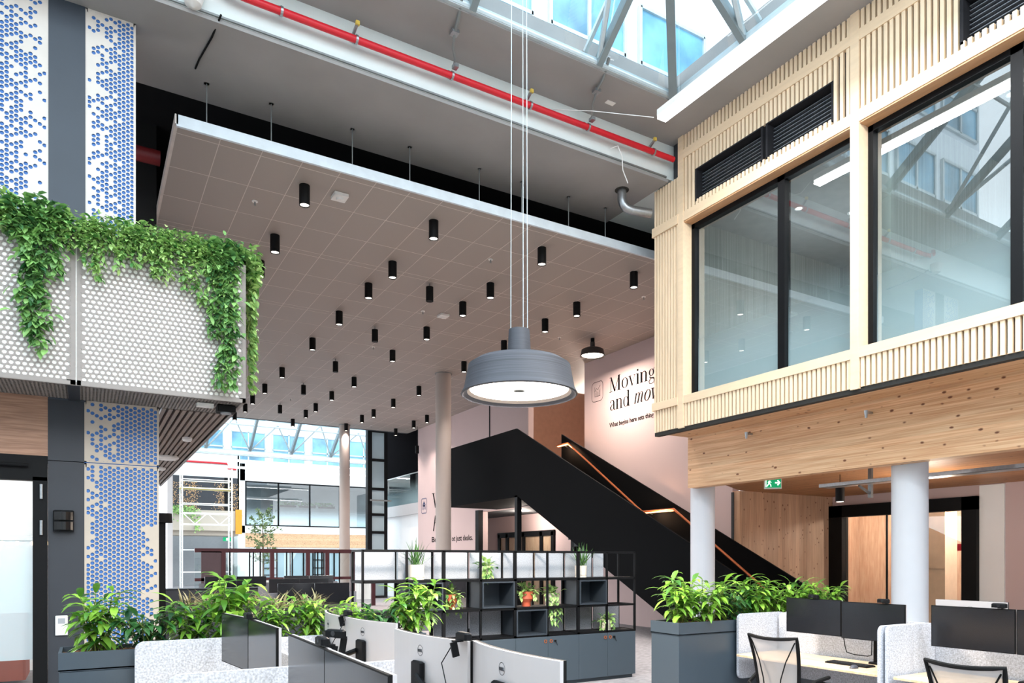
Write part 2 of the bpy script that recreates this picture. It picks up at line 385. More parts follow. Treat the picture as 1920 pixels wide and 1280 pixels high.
# upper room behind the landing opening
struct('wall_upper_room', MB().box(18, 18.2, 14, 24, 4.2, 8.7).box(12.5, 18, 23.8, 24, 4.2, 8.7).box(12.5, 18, 14, 14.2, 4.2, 8.7), mat('warm_plaster', 'b98a72', 0.8), 'warm toned wall of the upper room behind the stairs', 'wall')
struct('floor_upper_room', MB().box(12.51, 18, 14, 24, 4.0, 4.2).box(12.3, 12.51, 16.76, 19.79, 4.0, 4.2), P['darkwall'], 'dark floor slab of the upper room behind the stairs', 'floor')
struct('wall_recess', MB().box(14.5, 14.7, 15, 28.8, 0, 3.45), P['pinkwall'], 'pale wall of the recess under the gallery', 'wall')
struct('ceiling_recess', MB().box(12.51, 14.7, 15, 28.8, 3.45, 3.6), P['darkwall'], 'dark ceiling of the recess under the gallery', 'ceiling')
d = thing('door_1', 'black framed double glass door in the recess under the gallery', 'door', kind='structure')
f = MB()
for yy in (21.6, 22.35, 23.6, 24.85, 25.5): f.box(14.42, 14.5, yy-0.09, yy+0.09, 0, 2.75)
f.box(14.42, 14.5, 21.5, 25.6, 2.6, 2.8); f.build('door_frame', P['black'], d)
MB().box(14.46, 14.47, 21.6, 25.5, 0, 2.6).build('pane', P['glass'], d)
MB().box(14.48, 14.5, 21.6, 25.5, 0, 2.6).build('blind', P['warmwood'], d)

# timber wall and door wall under the facade building
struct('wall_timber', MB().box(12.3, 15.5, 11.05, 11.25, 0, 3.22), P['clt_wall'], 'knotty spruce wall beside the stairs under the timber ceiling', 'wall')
struct('trim_4', MB().box(12.27, 12.298, 11.2, 11.26, 0, 3.2), P['darkwall'], 'grey corner strip where pink wall meets timber wall', 'trim')
struct('wall_door', MB().box(15.5, 15.7, 3.0, 7.71, 0, 3.22).box(15.5, 15.7, 7.71, 11.25, 2.99, 3.22).box(15.5, 15.7, -9, 3.0, 0, 3.22), P['pinkwall'], 'pale wall around the large black framed glass door', 'wall')
struct('trim_5', MB().box(15.46, 15.5, 7.25, 7.71, 0, 3.2), P['white'], 'pale vertical strip right of the black door frame', 'trim')
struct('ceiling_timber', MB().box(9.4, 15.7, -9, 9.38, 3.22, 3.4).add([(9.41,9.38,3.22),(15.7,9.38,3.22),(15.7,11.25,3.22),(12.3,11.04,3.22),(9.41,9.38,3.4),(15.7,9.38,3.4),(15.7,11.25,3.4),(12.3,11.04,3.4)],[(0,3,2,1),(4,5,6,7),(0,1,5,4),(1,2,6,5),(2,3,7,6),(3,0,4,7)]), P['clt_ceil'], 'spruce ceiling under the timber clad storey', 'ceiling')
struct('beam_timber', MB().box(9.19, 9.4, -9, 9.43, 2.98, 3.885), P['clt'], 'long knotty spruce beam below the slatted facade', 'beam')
d = thing('door_2', 'wide black framed glass door with warm lit room behind', 'door', kind='structure')
f = MB(); f.box(15.35, 15.6, 10.7, 11.05, 0, 2.99).box(15.35, 15.6, 7.71, 8.0, 0, 2.99).box(15.35, 15.6, 7.71, 11.05, 2.72, 2.99)
f.build('door_frame', P['matte_black'], d)
MB().box(15.5, 15.51, 8.0, 10.7, 0, 2.72).build('pane', P['glass'], d)
g = MB()
for yy in (9.68, 9.28): g.box(15.48, 15.53, yy-0.012, yy+0.012, 0, 2.72)
g.build('glazing_bar', P['black'], d)
struct('wall_warm_room', MB().box(18.4, 18.6, 5, 12.5, 0, 3.2).box(15.7, 18.6, 12.3, 12.5, 0, 3.2), P['warmwood'], 'warm wood wall inside the lit room behind the glass door', 'wall')
struct('ceiling_warm_room', MB().box(15.7, 18.6, 5, 12.5, 3.2, 3.3), P['white'], 'white ceiling inside the lit room behind the glass door', 'ceiling')
t = thing('tall_cabinet', 'tall pale cabinet seen through the glass door', 'cabinet', (16.6, 9.0, 0))
MB().box(0, 0.5, 0, 0.55, 0, 2.9).build('body', mat('pale_laminate', 'd9b79a', 0.5), t)
MB().box(-0.02, 0, 0.02, 0.53, 1.5, 1.505).build('door', P['black'], t)
tag(MB().box(18.3, 18.38, 7.4, 8.0, 1.0, 1.9).build('whiteboard', P['white']), 'white board on the wood wall seen through the glass door', 'board')
tag(MB().box(16.0, 16.02, 8.3, 8.42, 1.9, 2.05).build('notice_sign', P['red'], loc=(0, 0, 0)), 'small red sign seen through the glass door', 'sign')

# storey above: floor, soffit and box ends
struct('floor_upper_storey', MB().box(8.45, 14.5, -9, 9.38, 3.9, 4.2), P['darkwall'], 'floor slab of the timber clad upper storey', 'floor')
struct('ceiling_upper_soffit', MB().box(8.42, 9.2, -9, 9.4, 3.87, 3.9), P['clt'], 'narrow timber soffit under the slatted facade', 'ceiling')
struct('trim_6', MB().box(8.4, 8.5, -9, 9.41, 3.82, 3.88), P['slatback'], 'dark shadow gap under the slatted facade', 'trim')
struct('wall_upper_end', MB().box(8.5, 14.5, 9.3, 9.4, 3.9, 8.0), P['darkwall'], 'end wall of the timber clad upper storey', 'wall')
struct('ceiling_upper_storey', MB().box(8.7, 14.5, -9, 9.3, 7.55, 7.7).box(8.7, 14.5, -9.1, -9, 4.2, 7.7), mat('room_ceiling', '9c9a98', 0.8), 'ceiling inside the rooms behind the facade windows', 'ceiling')
iw = MB(); iw.box(13.0, 13.1, -9, 9.3, 4.2, 7.55)
struct('wall_upper_back', iw, mat('ribbed_grey_wall', '6a625e', 0.8, var=0.2, scale=3, stretch=(1, 18, 0.2)), 'ribbed grey back wall of the upstairs rooms', 'wall')
struct('wall_upper_divider', MB().box(8.9, 13, 5.5, 5.7, 4.2, 7.55).box(8.9, 13, 9.1, 9.3, 4.2, 7.55), mat('ribbed_pale_wall', 'a5a29b', 0.8, var=0.2, scale=3, stretch=(18, 1, 0.2)), 'ribbed pale side wall inside the upstairs rooms', 'wall')
struct('trim_7', MB().box(8.45, 8.55, 8.75, 9.0, 8.0, 8.62), P['cladding2'], 'dark upright piece beside the end of the concrete beam', 'trim')

# ---- slatted facade, X = 8.38 facing the atrium
XF = 8.38
wr = thing('wall_right', 'pale slatted timber facade with two large windows on the right', 'wall', kind='structure')
sl = MB(); ra = MB(); po = MB(); bk = MB(); hd = MB()
def slats(y0, y1, z0, z1, pitch=0.072, wd=0.045):
    n = int((y1-y0)/pitch)
    for i in range(n):
        a = y0+(y1-y0)*(i+0.5)/n
        sl.box(XF, XF+0.045, a-wd/2, a+wd/2, z0, z1)
def rail(y0, y1, z0, z1, d=0.015): ra.box(XF-d, XF+0.05, y0, y1, z0, z1)
bays = [(5.71, 8.69), (2.6, 5.59), (-0.5, 2.48), (-3.6, -0.62)]
for (a, b) in bays:
    slats(a, b, 8.36, 8.66); rail(a, b, 8.24, 8.38)
    slats(a, b, 3.88, 4.27); rail(a, b, 4.25, 4.38)
    rail(a, b, 7.22, 7.37)
    hd.box(XF+0.0, XF+0.3, a, b, 7.2, 7.225); hd.box(XF+0.05, XF+0.3, a, b, 4.36, 4.375)
    bk.box(XF+0.05, XF+0.12, a, b, 3.88, 4.3)
    # band with vents
    v0, v1 = (a+0.27, b-0.25) if a == 5.71 else (a, a+1.79)
    slats(a, v0, 7.36, 8.26); slats(v1, b, 7.36, 8.26)
    slats(v0, v1, 7.36, 7.46); slats(v0, v1, 7.95, 8.26)
    bk.box(XF+0.05, XF+0.12, a, v0, 7.3, 8.66) if v0 > a else None
    bk.box(XF+0.05, XF+0.12, v1, b, 7.3, 8.66); bk.box(XF+0.05, XF+0.12, v0, v1, 7.95, 8.66); bk.box(XF+0.05, XF+0.12, v0, v1, 7.3, 7.44)
for yp in (8.69, 5.59, 2.48, -0.62): po.box(XF-0.02, XF+0.30, yp, yp+0.12, 3.86, 8.68)
slats(8.81, 9.41, 3.88, 4.27, 0.06, 0.038); slats(8.81, 9.41, 4.36, 7.24, 0.06, 0.038); slats(8.81, 9.41, 7.36, 8.0, 0.06, 0.038)
rail(8.81, 9.43, 4.25, 4.38, 0.03); rail(8.81, 9.43, 7.22, 7.37, 0.03)
bk.box(XF+0.05, XF+0.12, 8.81, 9.41, 3.88, 8.0)
sl.build('slats', P['slat'], wr); ra.build('rail', P['rail'], wr); po.build('post', P['rail'], wr)
bk.build('backing_board', P['slatback'], wr); hd.build('window_head', P['head'], wr)
fm = film('gradient_privacy_film', 4.3, 5.85, (0.9, 0.96, 0.98))
for i, (a, b) in enumerate(bays[:3]):
    wd = thing('window_%d' % (i+1), ['large fixed window beside the corner of the slatted facade', 'large fixed window at the right edge of the slatted facade', 'third facade window beyond the photo edge'][i], 'window', kind='structure')
    f = MB(); xg = XF+0.22; m = a+ (1.21 if i == 0 else 1.29)
    f.box(xg-0.05, xg+0.05, a, a+0.06, 4.37, 7.21).box(xg-0.05, xg+0.05, b-0.07, b, 4.37, 7.21).box(xg-0.05, xg+0.05, a, b, 7.12, 7.21).box(xg-0.02, xg+0.05, a, b, 4.37, 4.39)
    f.box(xg-0.05, xg+0.08, m-0.06, m+0.06, 4.37, 7.21); f.build('window_frame', P['black'], wd)
    MB().box(xg, xg+0.012, a+0.05, m-0.05, 4.38, 7.14).build('pane', P['facade_glass'], wd)
    MB().box(xg, xg+0.012, m+0.05, b-0.05, 4.38, 7.14).build('pane', P['facade_glass'], wd)
    MB().quad((xg+0.03, a, 4.37), (xg+0.03, b, 4.37), (xg+0.03, b, 6.2), (xg+0.03, a, 6.2)).build('privacy_film', fm, wd)
# louvred vents
P['louvre'] = mat('louvre_blade', '777b82', 0.4, 0.3)
for i, (a, b) in enumerate([(7.12, 8.42), (5.98, 7.03), (2.6, 4.36)]):
    t = thing('louvre_vent', ['dark louvred vent opening nearest the facade corner', 'dark louvred vent opening left of the middle facade post', 'dark louvred vent opening at the top right photo edge'][i], 'vent', (XF, a, 7.43), group='louvred vents over the facade windows')
    L = b-a; mb = MB().box(0.28, 0.3, 0, L, 0, 0.52).box(0, 0.3, -0.015, 0.015, 0, 0.52).box(0, 0.3, L-0.015, L+0.02, 0, 0.52).box(0, 0.3, 0, L, 0.5, 0.52)
    mb.build('housing', P['void'], t)
    mb = MB()
    for k in range(9): mb.box(0.12, 0.17, 0.02, L-0.02, 0.03+k*0.053, 0.038+k*0.053)
    mb.build('blades', P['louvre'], t)
# ------------------------------------------------------------------ COLUMNS
def column(x, y, r, h, m, label):
    t = thing('column', label, 'column', (x, y, 0), kind='structure')
    MB().lathe([(r, 0), (r, h)], 40).build('shaft', m, t, smooth=True)
    MB().lathe([(r+0.015, h-0.03), (r+0.015, h), (r, h)], 40).build('collar', P['dull'], t, smooth=True)
P['colgrey'] = mat('warm_grey_paint', 'a89d96', 0.6, var=0.01)
P['colwhite'] = mat('pale_grey_column', 'c4c7cd', 0.5, var=0.01)
column(9.62, 9.5, 0.215, 3.22, P['colwhite'], 'pale round column at the end of the spruce beam')
column(9.65, 5.7, 0.225, 3.22, P['colwhite'], 'pale round column in front of the black framed glass door')
column(9.28, 19.8, 0.235, 7.33, P['colgrey'], 'tall warm grey round column in front of the black gallery')
column(9.26, 29.4, 0.215, 7.33, P['colgrey'], 'tall warm grey round column farther back by the bright atrium')

# ------------------------------------------------------------------ STAIRCASE
st = thing('staircase', 'black steel staircase with solid side panels rising to the gallery', 'staircase')
MB().prism_x([(21.9, 5.35), (17.15, 5.35), (9.3, 1.45), (9.3, 0), (10.15, 0), (17.05, 3.45), (21.9, 3.45)], 10.26, 10.31).build('side_panel', P['stairblack'], st)
MB().prism_x([(17.7, 5.44), (9.0, 1.08), (9.0, 0), (10.0, 0), (17.0, 3.45), (17.7, 3.45)], 12.15, 12.2).build('side_panel', P['stairblack'], st)
mb = MB()
z = 0; y = 9.88; n1 = 12
for i in range(n1): mb.box(10.31, 12.15, y+i*0.25, y+(i+1)*0.25+0.02, max(0, z+(i+1)*2.0/n1-0.3), z+(i+1)*2.0/n1)
mb.box(10.31, 12.15, 12.85, 13.95, 1.8, 2.0)
for i in range(13): mb.box(10.31, 12.15, 13.95+i*0.25, 13.95+(i+1)*0.25+0.02, 2.0+(i+1)*2.2/13-0.3, 2.0+(i+1)*2.2/13)
mb.build('steps', P['darkwall'], st)
MB().box(10.32, 12.3, 17.1, 21.9, 3.47, 4.2).build('gallery_deck', P['stairblack'], st)
MB().box(10.26, 10.40, 17.1, 17.24, 0, 3.5).build('post', P['black'], st)
MB().box(12.12, 12.3, 22.9, 23.15, 0, 3.5).build('post', P['black'], st)
MB().box(12.12, 12.28, 17.0, 17.18, 0, 3.5).build('post', P['black'], st)
MB().tube([(12.03, 17.75, 5.1), (12.03, 17.2, 5.1), (12.03, 13.95, 2.92), (12.03, 12.82, 2.92), (12.03, 9.6, 0.75)], 0.028, 8).build('handrail', P['copper'], st, smooth=True)
MB().box(12.0, 12.06, 17.2, 17.7, 5.05, 5.075).build('handrail_light', P['warmled'], st); MB().box(12.0, 12.06, 12.85, 13.9, 2.87, 2.89).build('handrail_light', P['warmled'], st)
for yy, zz in ((17.4, 5.08), (16, 4.3), (14.8, 3.48), (13.7, 2.9), (13.0, 2.9), (11.8, 2.22), (10.6, 1.4)): MB().tube([(12.03, yy, zz-0.02), (12.15, yy, zz-0.06)], 0.008, 6).build('handrail_bracket', P['steel'], st)
def plight(name, loc, e, col=(1, 0.8, 0.62), r=0.1):
    l = bpy.data.lights.new(name, 'POINT'); l.energy = e; l.color = col; l.shadow_soft_size = r
    o = bpy.data.objects.new(name, l); C.objects.link(o); o.location = loc
plight('handrail_glow', (11.9, 17.2, 4.95), 22, (1, 0.6, 0.35), 0.05)
plight('handrail_glow', (11.9, 13.4, 2.8), 18, (1, 0.6, 0.35), 0.05)
plight('warm_room_light', (16.6, 8.2, 2.9), 140, (1, 0.88, 0.78))
plight('warm_room_light', (16.6, 10.8, 2.9), 140, (1, 0.88, 0.78))
plight('recess_light', (13.4, 22, 3.2), 110, (1, 0.86, 0.75))
plight('upper_room_light', (14.5, 19, 6.6), 220, (1, 0.85, 0.75), 0.3)
plight('under_ceiling_fill', (12.4, 7, 2.5), 60, (1, 0.85, 0.7), 0.3)  # added unseen fill light, no lamp hangs here under the spruce ceiling

# ------------------------------------------------------------------ WALL SLOGANS
def arc(cx, cy, rx, ry, a0, a1, thick, thin, n=22, phase=0.0):
    out = []
    for i in range(n+1):
        a = math.radians(a0+(a1-a0)*i/n)
        out.append((cx+rx*math.cos(a), cy+ry*math.sin(a), thin+(thick-thin)*abs(math.cos(a+phase))**1.5))
    return out
def glyphs():
    T, t = 0.135, 0.038
    def serif(x, y, w=0.16): return [(x-w/2, y, t), (x+w/2, y, t)]
    def stem(x, y0, y1, w=T): return [(x, y0, w), (x, y1, w)]
    G = {}
    G['M'] = (0.98, [stem(0.14, 0, 0.98, t), [(0.14, 1, 0.10), (0.46, 0, 0.12)], [(0.46, 0, t), (0.80, 1, t)], stem(0.80, 0, 1), serif(0.14, 0.01, 0.24), serif(0.80, 0.01, 0.3), serif(0.1, 0.99), serif(0.84, 0.99)])
    G['o'] = (0.60, [arc(0.30, 0.34, 0.21, 0.335, 0, 360, 0.11, 0.025)])
    G['v'] = (0.56, [[(0.10, 0.67, 0.11), (0.30, 0.0, 0.10)], [(0.30, 0.0, 0.02), (0.48, 0.67, 0.03)], serif(0.1, 0.67, 0.24), serif(0.47, 0.67)])
    G['i'] = (0.30, [stem(0.15, 0, 0.67), serif(0.15, 0.01, 0.26), serif(0.08, 0.66, 0.1), [(0.15, 0.83, 0.12), (0.15, 0.95, 0.12)]])
    G['n'] = (0.62, [stem(0.14, 0, 0.67), serif(0.14, 0.01, 0.24), serif(0.48, 0.01, 0.24), serif(0.07, 0.66, 0.1), [(0.18, 0.55, 0.02), (0.28, 0.66, 0.04), (0.40, 0.66, 0.07), (0.48, 0.55, 0.11), (0.48, 0.0, 0.11)]])
    G['g'] = (0.58, [arc(0.26, 0.45, 0.15, 0.21, 0, 360, 0.09, 0.025), [(0.38, 0.6, 0.02), (0.46, 0.68, 0.04), (0.52, 0.68, 0.05)], [(0.18, 0.26, 0.03), (0.14, 0.16, 0.05), (0.2, 0.1, 0.08), (0.4, 0.07, 0.1), (0.48, -0.02, 0.1), (0.44, -0.2, 0.04), (0.26, -0.27, 0.03), (0.1, -0.2, 0.04), (0.08, -0.08, 0.05), (0.18, 0.06, 0.03)]])
    G['a'] = (0.56, [[(0.1, 0.52, 0.07), (0.14, 0.64, 0.04), (0.26, 0.68, 0.03), (0.36, 0.64, 0.07), (0.40, 0.52, 0.11), (0.40, 0.08, 0.11), (0.46, 0.01, 0.05), (0.54, 0.03, 0.03)], [(0.40, 0.42, 0.02), (0.22, 0.34, 0.05), (0.11, 0.2, 0.1), (0.14, 0.06, 0.09), (0.24, 0.0, 0.04), (0.36, 0.08, 0.03)]])
    G['d'] = (0.64, [arc(0.28, 0.33, 0.18, 0.33, 0, 360, 0.10, 0.025), stem(0.48, 0, 1.05), serif(0.42, 1.04, 0.12), serif(0.54, 0.01, 0.12)])
    G['m'] = (0.9, [stem(0.12, 0, 0.67, 0.1), [(0.15, 0.5, 0.02), (0.27, 0.67, 0.04), (0.37, 0.64, 0.07), (0.40, 0.52, 0.1), (0.38, 0, 0.1)], [(0.42, 0.5, 0.02), (0.54, 0.67, 0.04), (0.64, 0.64, 0.07), (0.67, 0.52, 0.1), (0.66, 0.05, 0.1), (0.72, 0.0, 0.04), (0.8, 0.1, 0.02)]])
    G['h'] = (0.6, [stem(0.12, 0, 1.05, 0.1), [(0.15, 0.5, 0.02), (0.3, 0.67, 0.04), (0.42, 0.64, 0.07), (0.45, 0.5, 0.1), (0.43, 0.05, 0.1), (0.5, 0, 0.04)]])
    G['W'] = (1.2, [[(0.1, 1, 0.11), (0.36, 0, 0.12)], [(0.36, 0, t), (0.6, 0.95, t)], [(0.55, 1, 0.11), (0.8, 0, 0.12)], [(0.8, 0, t), (1.06, 1, t)], serif(0.1, 0.99, 0.26), serif(1.06, 0.99, 0.2)])
    return G
GL = glyphs()
def ribbon(mb, pts, f):
    """pts (u,v,width) -> quad strip; f maps (u,v) to 3-D"""
    n = len(pts); Lp = []; Rp = []
    for i in range(n):
        a = pts[max(i-1, 0)]; b = pts[min(i+1, n-1)]
        if n > 3 and abs(pts[0][0]-pts[-1][0])+abs(pts[0][1]-pts[-1][1]) < 1e-6 and i in (0, n-1): a = pts[-2]; b = pts[1]
        dx, dy = b[0]-a[0], b[1]-a[1]; l = math.hypot(dx, dy) or 1; nx, ny = -dy/l, dx/l; h = pts[i][2]/2
        Lp.append(f(pts[i][0]+nx*h, pts[i][1]+ny*h)); Rp.append(f(pts[i][0]-nx*h, pts[i][1]-ny*h))
    mb.add(Lp+Rp, [(i, i+1, n+i+1, n+i) for i in range(n-1)])
def slogan(s, y, z, cap, parent, italic=False, squeeze=1.0, maxu=None):
    mb = MB(); u0 = 0
    for ch in s:
        if ch == ' ': u0 += 0.28; continue
        adv, strokes = GL[ch]
        sh = 0.22 if italic else 0
        for stx in strokes:
            ribbon(mb, [(u0+p[0]+sh*p[1], p[1], p[2]) for p in stx], lambda u, v: (12.293, y-u*cap*squeeze, z+v*cap))
        u0 += adv*(0.94 if italic else 1)
    return mb.build('word', P['ink'], parent), u0*cap*squeeze
SC = 0.40
sg = thing('wall_slogan', 'large black serif slogan reading Moving and mov on the pink wall', 'lettering')
w0, wid = slogan('Moving', 15.6, 6.27, SC, sg, squeeze=1.28)
w0, wid2 = slogan('and', 15.6, 5.77, SC, sg, squeeze=1.2)
slogan('mov', 15.6-wid2-0.13, 5.77, SC, sg, italic=True, squeeze=1.12)
MT = lambda y, z: Matrix(((0, 0, -1, 12.296), (-1, 0, 0, y), (0, 1, 0, z), (0, 0, 0, 1)))
tag(text_mesh('What begins here sets thing', 0.17, P['ink'], None, MT(15.6, 5.32), 'wall_caption', fit=1.78, bold=0.003), 'small black caption line What begins here sets thing under the slogan', 'lettering')
def rrect(mb, y, z, w, h, r, th, f=None):
    pts = []
    for cx, cy, a0 in ((w/2-r, h/2-r, 0), (-w/2+r, h/2-r, 90), (-w/2+r, -h/2+r, 180), (w/2-r, -h/2+r, 270)):
        for k in range(7):
            a = math.radians(a0+15*k); pts.append((cx+r*math.cos(a), cy+r*math.sin(a), th))
    pts.append(pts[0]); ribbon(mb, pts, lambda u, v: (12.293, y-u, z+v))
ic = MB(); rrect(ic, 16.14, 6.41, 0.5, 0.54, 0.11, 0.014)
for s_ in ([(-0.12, 0.14, 0.014), (-0.12, -0.13, 0.014), (0.13, -0.13, 0.014)], [(-0.11, 0.02, 0.014), (-0.04, 0.09, 0.014), (0.03, 0.05, 0.014), (0.13, 0.16, 0.014)], [(-0.06, -0.12, 0.012), (-0.06, -0.02, 0.012)], [(-0.02, -0.12, 0.012), (-0.02, 0.02, 0.012)], [(0.03, -0.12, 0.012), (0.03, -0.02, 0.012)], [(0.08, -0.12, 0.012), (0.08, 0.03, 0.012)], [(0.12, -0.12, 0.012), (0.12, 0.06, 0.012)]):
    ribbon(ic, s_, lambda u, v: (12.293, 16.14-u, 6.41+v))
tag(ic.build('wall_icon', P['ink']), 'thin outlined chart icon in a rounded square beside the slogan', 'icon')
sg = thing('wall_slogan', 'partly hidden black serif letters W and h behind the grey column', 'lettering')
slogan('W', 27.3, 3.85, 0.6, sg, squeeze=1.5); slogan('h', 27.3, 2.9, 0.6, sg, italic=True, squeeze=1.5)
tag(text_mesh('Buil', 0.3, P['ink'], None, MT(27.35, 2.45), 'wall_caption', fit=0.75, bold=0.003), 'small black caption fragment Buil left of the grey column', 'lettering')
tag(text_mesh('ot just desks.', 0.3, P['ink'], None, MT(25.45, 2.45), 'wall_caption', fit=1.75, bold=0.003), 'small black caption fragment just desks right of the grey column', 'lettering')
ic = MB(); rrect(ic, 28.15, 4.0, 0.55, 0.62, 0.1, 0.025)
for s_ in ([(-0.15, 0.02, 0.04), (0, 0.18, 0.04), (0.15, 0.02, 0.04)], [(-0.1, 0.03, 0.06), (-0.1, -0.16, 0.06)], [(0.1, 0.03, 0.06), (0.1, -0.16, 0.06)], [(-0.1, 0.0, 0.06), (0.1, 0.0, 0.06)], [(0.0, 0.16, 0.1), (0.0, -0.02, 0.1)]):
    ribbon(ic, s_, lambda u, v: (12.293, 28.15-u, 4.0+v))
tag(ic.build('wall_icon', P['navyink']), 'navy house icon in a rounded square left of the grey column', 'icon')

# ------------------------------------------------------------------ CEILING DOWNLIGHTS
def on_plane_z(px, py, z):     # where the sight line of a photo point meets a horizontal plane
    xc = (px-960)/1352; t = 1352*(z-1.7)/(1050-py)
    return ((0.5083+0.8612*xc)*t, (0.8612-0.5083*xc)*t)
lit = [(571,384),(515.6,472.5),(813,447),(736,520),(691,558.5),(636,608),(919.5,558),(1016,495),(1188.5,538.4),(867.7,591.5),(1081.4,592),(800,636),(1022,621.7),(586,655.6),(736,677),(529,707.7),(664,725),(945,660),(870,697),(622,750),(496.5,737),(592,771.5),(473.6,757),(737.4,763.5),(700.5,782),(785.5,741),(678.6,792),(800.6,792),(775.7,802),(742,816),(649,807),(488,518),(573.4,783),(549,799),(459.7,772),(440,787)]
unlit = [(805.6,563),(703,639),(629,696),(569,738),(525,773.5)]
pts = [(on_plane_z(a, b, 7.04), True) for a, b in lit]+[(on_plane_z(a, b, 6.99), False) for a, b in unlit]
pts.sort(key=lambda q: q[0][1])
ordn = ['first', 'second', 'third', 'fourth', 'fifth', 'sixth', 'seventh', 'eighth']
proto_lit = proto_un = None
labels = {}
rowsz = 6
allrows = [pts[i:i+rowsz] for i in range(0, len(pts), rowsz)]
for ri, row in enumerate(allrows):
    row.sort(key=lambda q: q[0][0])
    for ci, ((x, y), on) in enumerate(row):
        where = '%s from left in %s row from the ceiling edge' % (ordn[ci], ordn[ri] if ri < 8 else 'last')
        if on:
            lab = 'black ceiling downlight, ' + where
            if proto_lit is None:
                p = proto_lit = thing('ceiling_downlight', lab, 'ceiling light', (x, y, ZC), group='black cylinder ceiling lights')
                MB().lathe([(0.079, 0), (0.079, -0.30), (0.068, -0.30), (0.068, -0.28)], 24).disc((0, 0, 0), 0.079, 24, True).build('housing', P['matte_black'], p, smooth=True)
                MB().disc((0, 0, -0.285), 0.068, 20).build('lens', P['lamp'], p)
                l = bpy.data.lights.new('lamp', 'SPOT'); l.energy = 230; l.color = (1, 0.87, 0.80); l.spot_size = math.radians(105); l.spot_blend = 0.8; l.shadow_soft_size = 0.05
                lo = bpy.data.objects.new('lamp', l); C.objects.link(lo); lo.parent = p; lo.location = (0, 0, -0.31)
            else: dup(p, (x, y, ZC), 0, lab)
        else:
            lab = 'unlit black ceiling speaker, ' + where
            if proto_un is None:
                p2 = proto_un = thing('ceiling_speaker', lab, 'ceiling speaker', (x, y, ZC), group='black cylinder speakers')
                MB().lathe([(0.075, -0.07), (0.075, -0.36)], 24).disc((0, 0, -0.07), 0.075, 24, True).disc((0, 0, -0.36), 0.075, 24).build('housing', P['matte_black'], p2, smooth=True)
                MB().tube([(0, 0, 0), (0, 0, -0.075)], 0.012, 8).build('stem', P['dull'], p2)
            else: dup(p2, (x, y, ZC), 0, lab)
# small ceiling devices
def device(px, py, label, big=False):
    x, y = on_plane_z(px, py, ZC)
    if big:
        t = thing('smoke_detector', label, 'detector', (x, y, ZC)); MB().bbox(-0.11, 0.11, -0.11, 0.11, -0.05, 0).build('base', P['white_plastic'], t)
        MB().lathe([(0.06, -0.05), (0.05, -0.08)], 16).disc((0, 0, -0.08), 0.05, 16).build('sensor', P['white_plastic'], t)
    else:
        t = thing('ceiling_sprinkler', label, 'sprinkler', (x, y, ZC)); MB().lathe([(0.045, 0), (0.045, -0.012)], 16).disc((0, 0, -0.012), 0.045, 16).build('rosette', P['white_plastic'], t)
        MB().tube([(0, 0, -0.01), (0, 0, -0.06)], 0.012, 8).lathe([(0.02, -0.06), (0.02, -0.065)], 10).build('nozzle', P['dull'], t)
device(637, 366, 'square white detector near the first ceiling light', True)
device(831, 590, 'small white detector in the middle of the tile ceiling', True)
for q in [(478, 377, 'sprinkler near the left ceiling edge above the balcony plants'), (920, 486, 'sprinkler left of the pendant cables high on the tile ceiling'), (793, 583, 'sprinkler in the middle of the tile ceiling beside a speaker'), (1207, 556, 'sprinkler beside the slatted facade corner'), (700, 650, 'sprinkler behind the unlit speaker in mid ceiling'), (1049, 632, 'sprinkler near the small drum ceiling lamp'), (545, 747, 'sprinkler near the back left of the tile ceiling'), (696, 798, 'sprinkler at the back edge of the tile ceiling')]: device(*q)

# ------------------------------------------------------------------ DRUM LAMPS
def drum(name, label, loc, R, cords, m, es):
    t = thing(name, label, 'lamp', loc)
    k = R/0.56
    MB().lathe([(0.10*k, 0.62*k), (0.115*k, 0.36*k), (0.14*k, 0.34*k), (0.42*k, 0.315*k), (0.49*k, 0.27*k), (0.53*k, 0.06*k), (0.56*k, 0.0), (0.545*k, -0.01*k), (0.5*k, 0.02*k)], 64).disc((0, 0, 0.62*k), 0.10*k, 32, True).build('lamp_shade', m, t, smooth=True)
    MB().lathe([(0.5*k, 0.02*k), (0.475*k, 0.045*k)], 64).build('inner_rim', P['perf_grey'], t, smooth=True)
    MB().disc((0, 0, 0.045*k), 0.48*k, 64).build('diffuser', P['lamp'], t)
    MB().cyl((0, 0, 0.032*k), 0.055*k, 0.012*k, 20).build('centre_cap', P['copper'] if False else P['dull'], t)
    l = bpy.data.lights.new('lamp', 'AREA'); l.shape = 'DISK'; l.size = 0.9*k; l.energy = es; l.color = (1, 0.86, 0.74)
    lo = bpy.data.objects.new('lamp', l); C.objects.link(lo); lo.parent = t; lo.location = (0, 0, 0.0)
    if cords:
        mb = MB()
        for dx, dy in ((-0.07, 0.04), (0.07, 0.04), (0.05, -0.07)):
            mb.tube([(dx, dy, 0.62*k), (dx*0.8, dy*0.8, cords)], 0.004, 5)
        mb.build('cable', P['trusswhite'], t)
    else:
        MB().cyl((0, 0, 0.61*k), 0.05, 0.1, 16).build('ceiling_mount', P['black'], t)
drum('pendant_lamp', 'large grey drum pendant lamp hanging on cables from the glazed roof', (3.58, 5.93, 3.29), 0.56, 7.0, P['shade'], 220)
dx_, dy_ = on_plane_z(1111, 655, 7.05)
drum('ceiling_lamp', 'small dark drum lamp mounted under the tile ceiling near the slogan', (dx_, dy_, 6.88), 0.32, None, P['shade_dark'], 160)
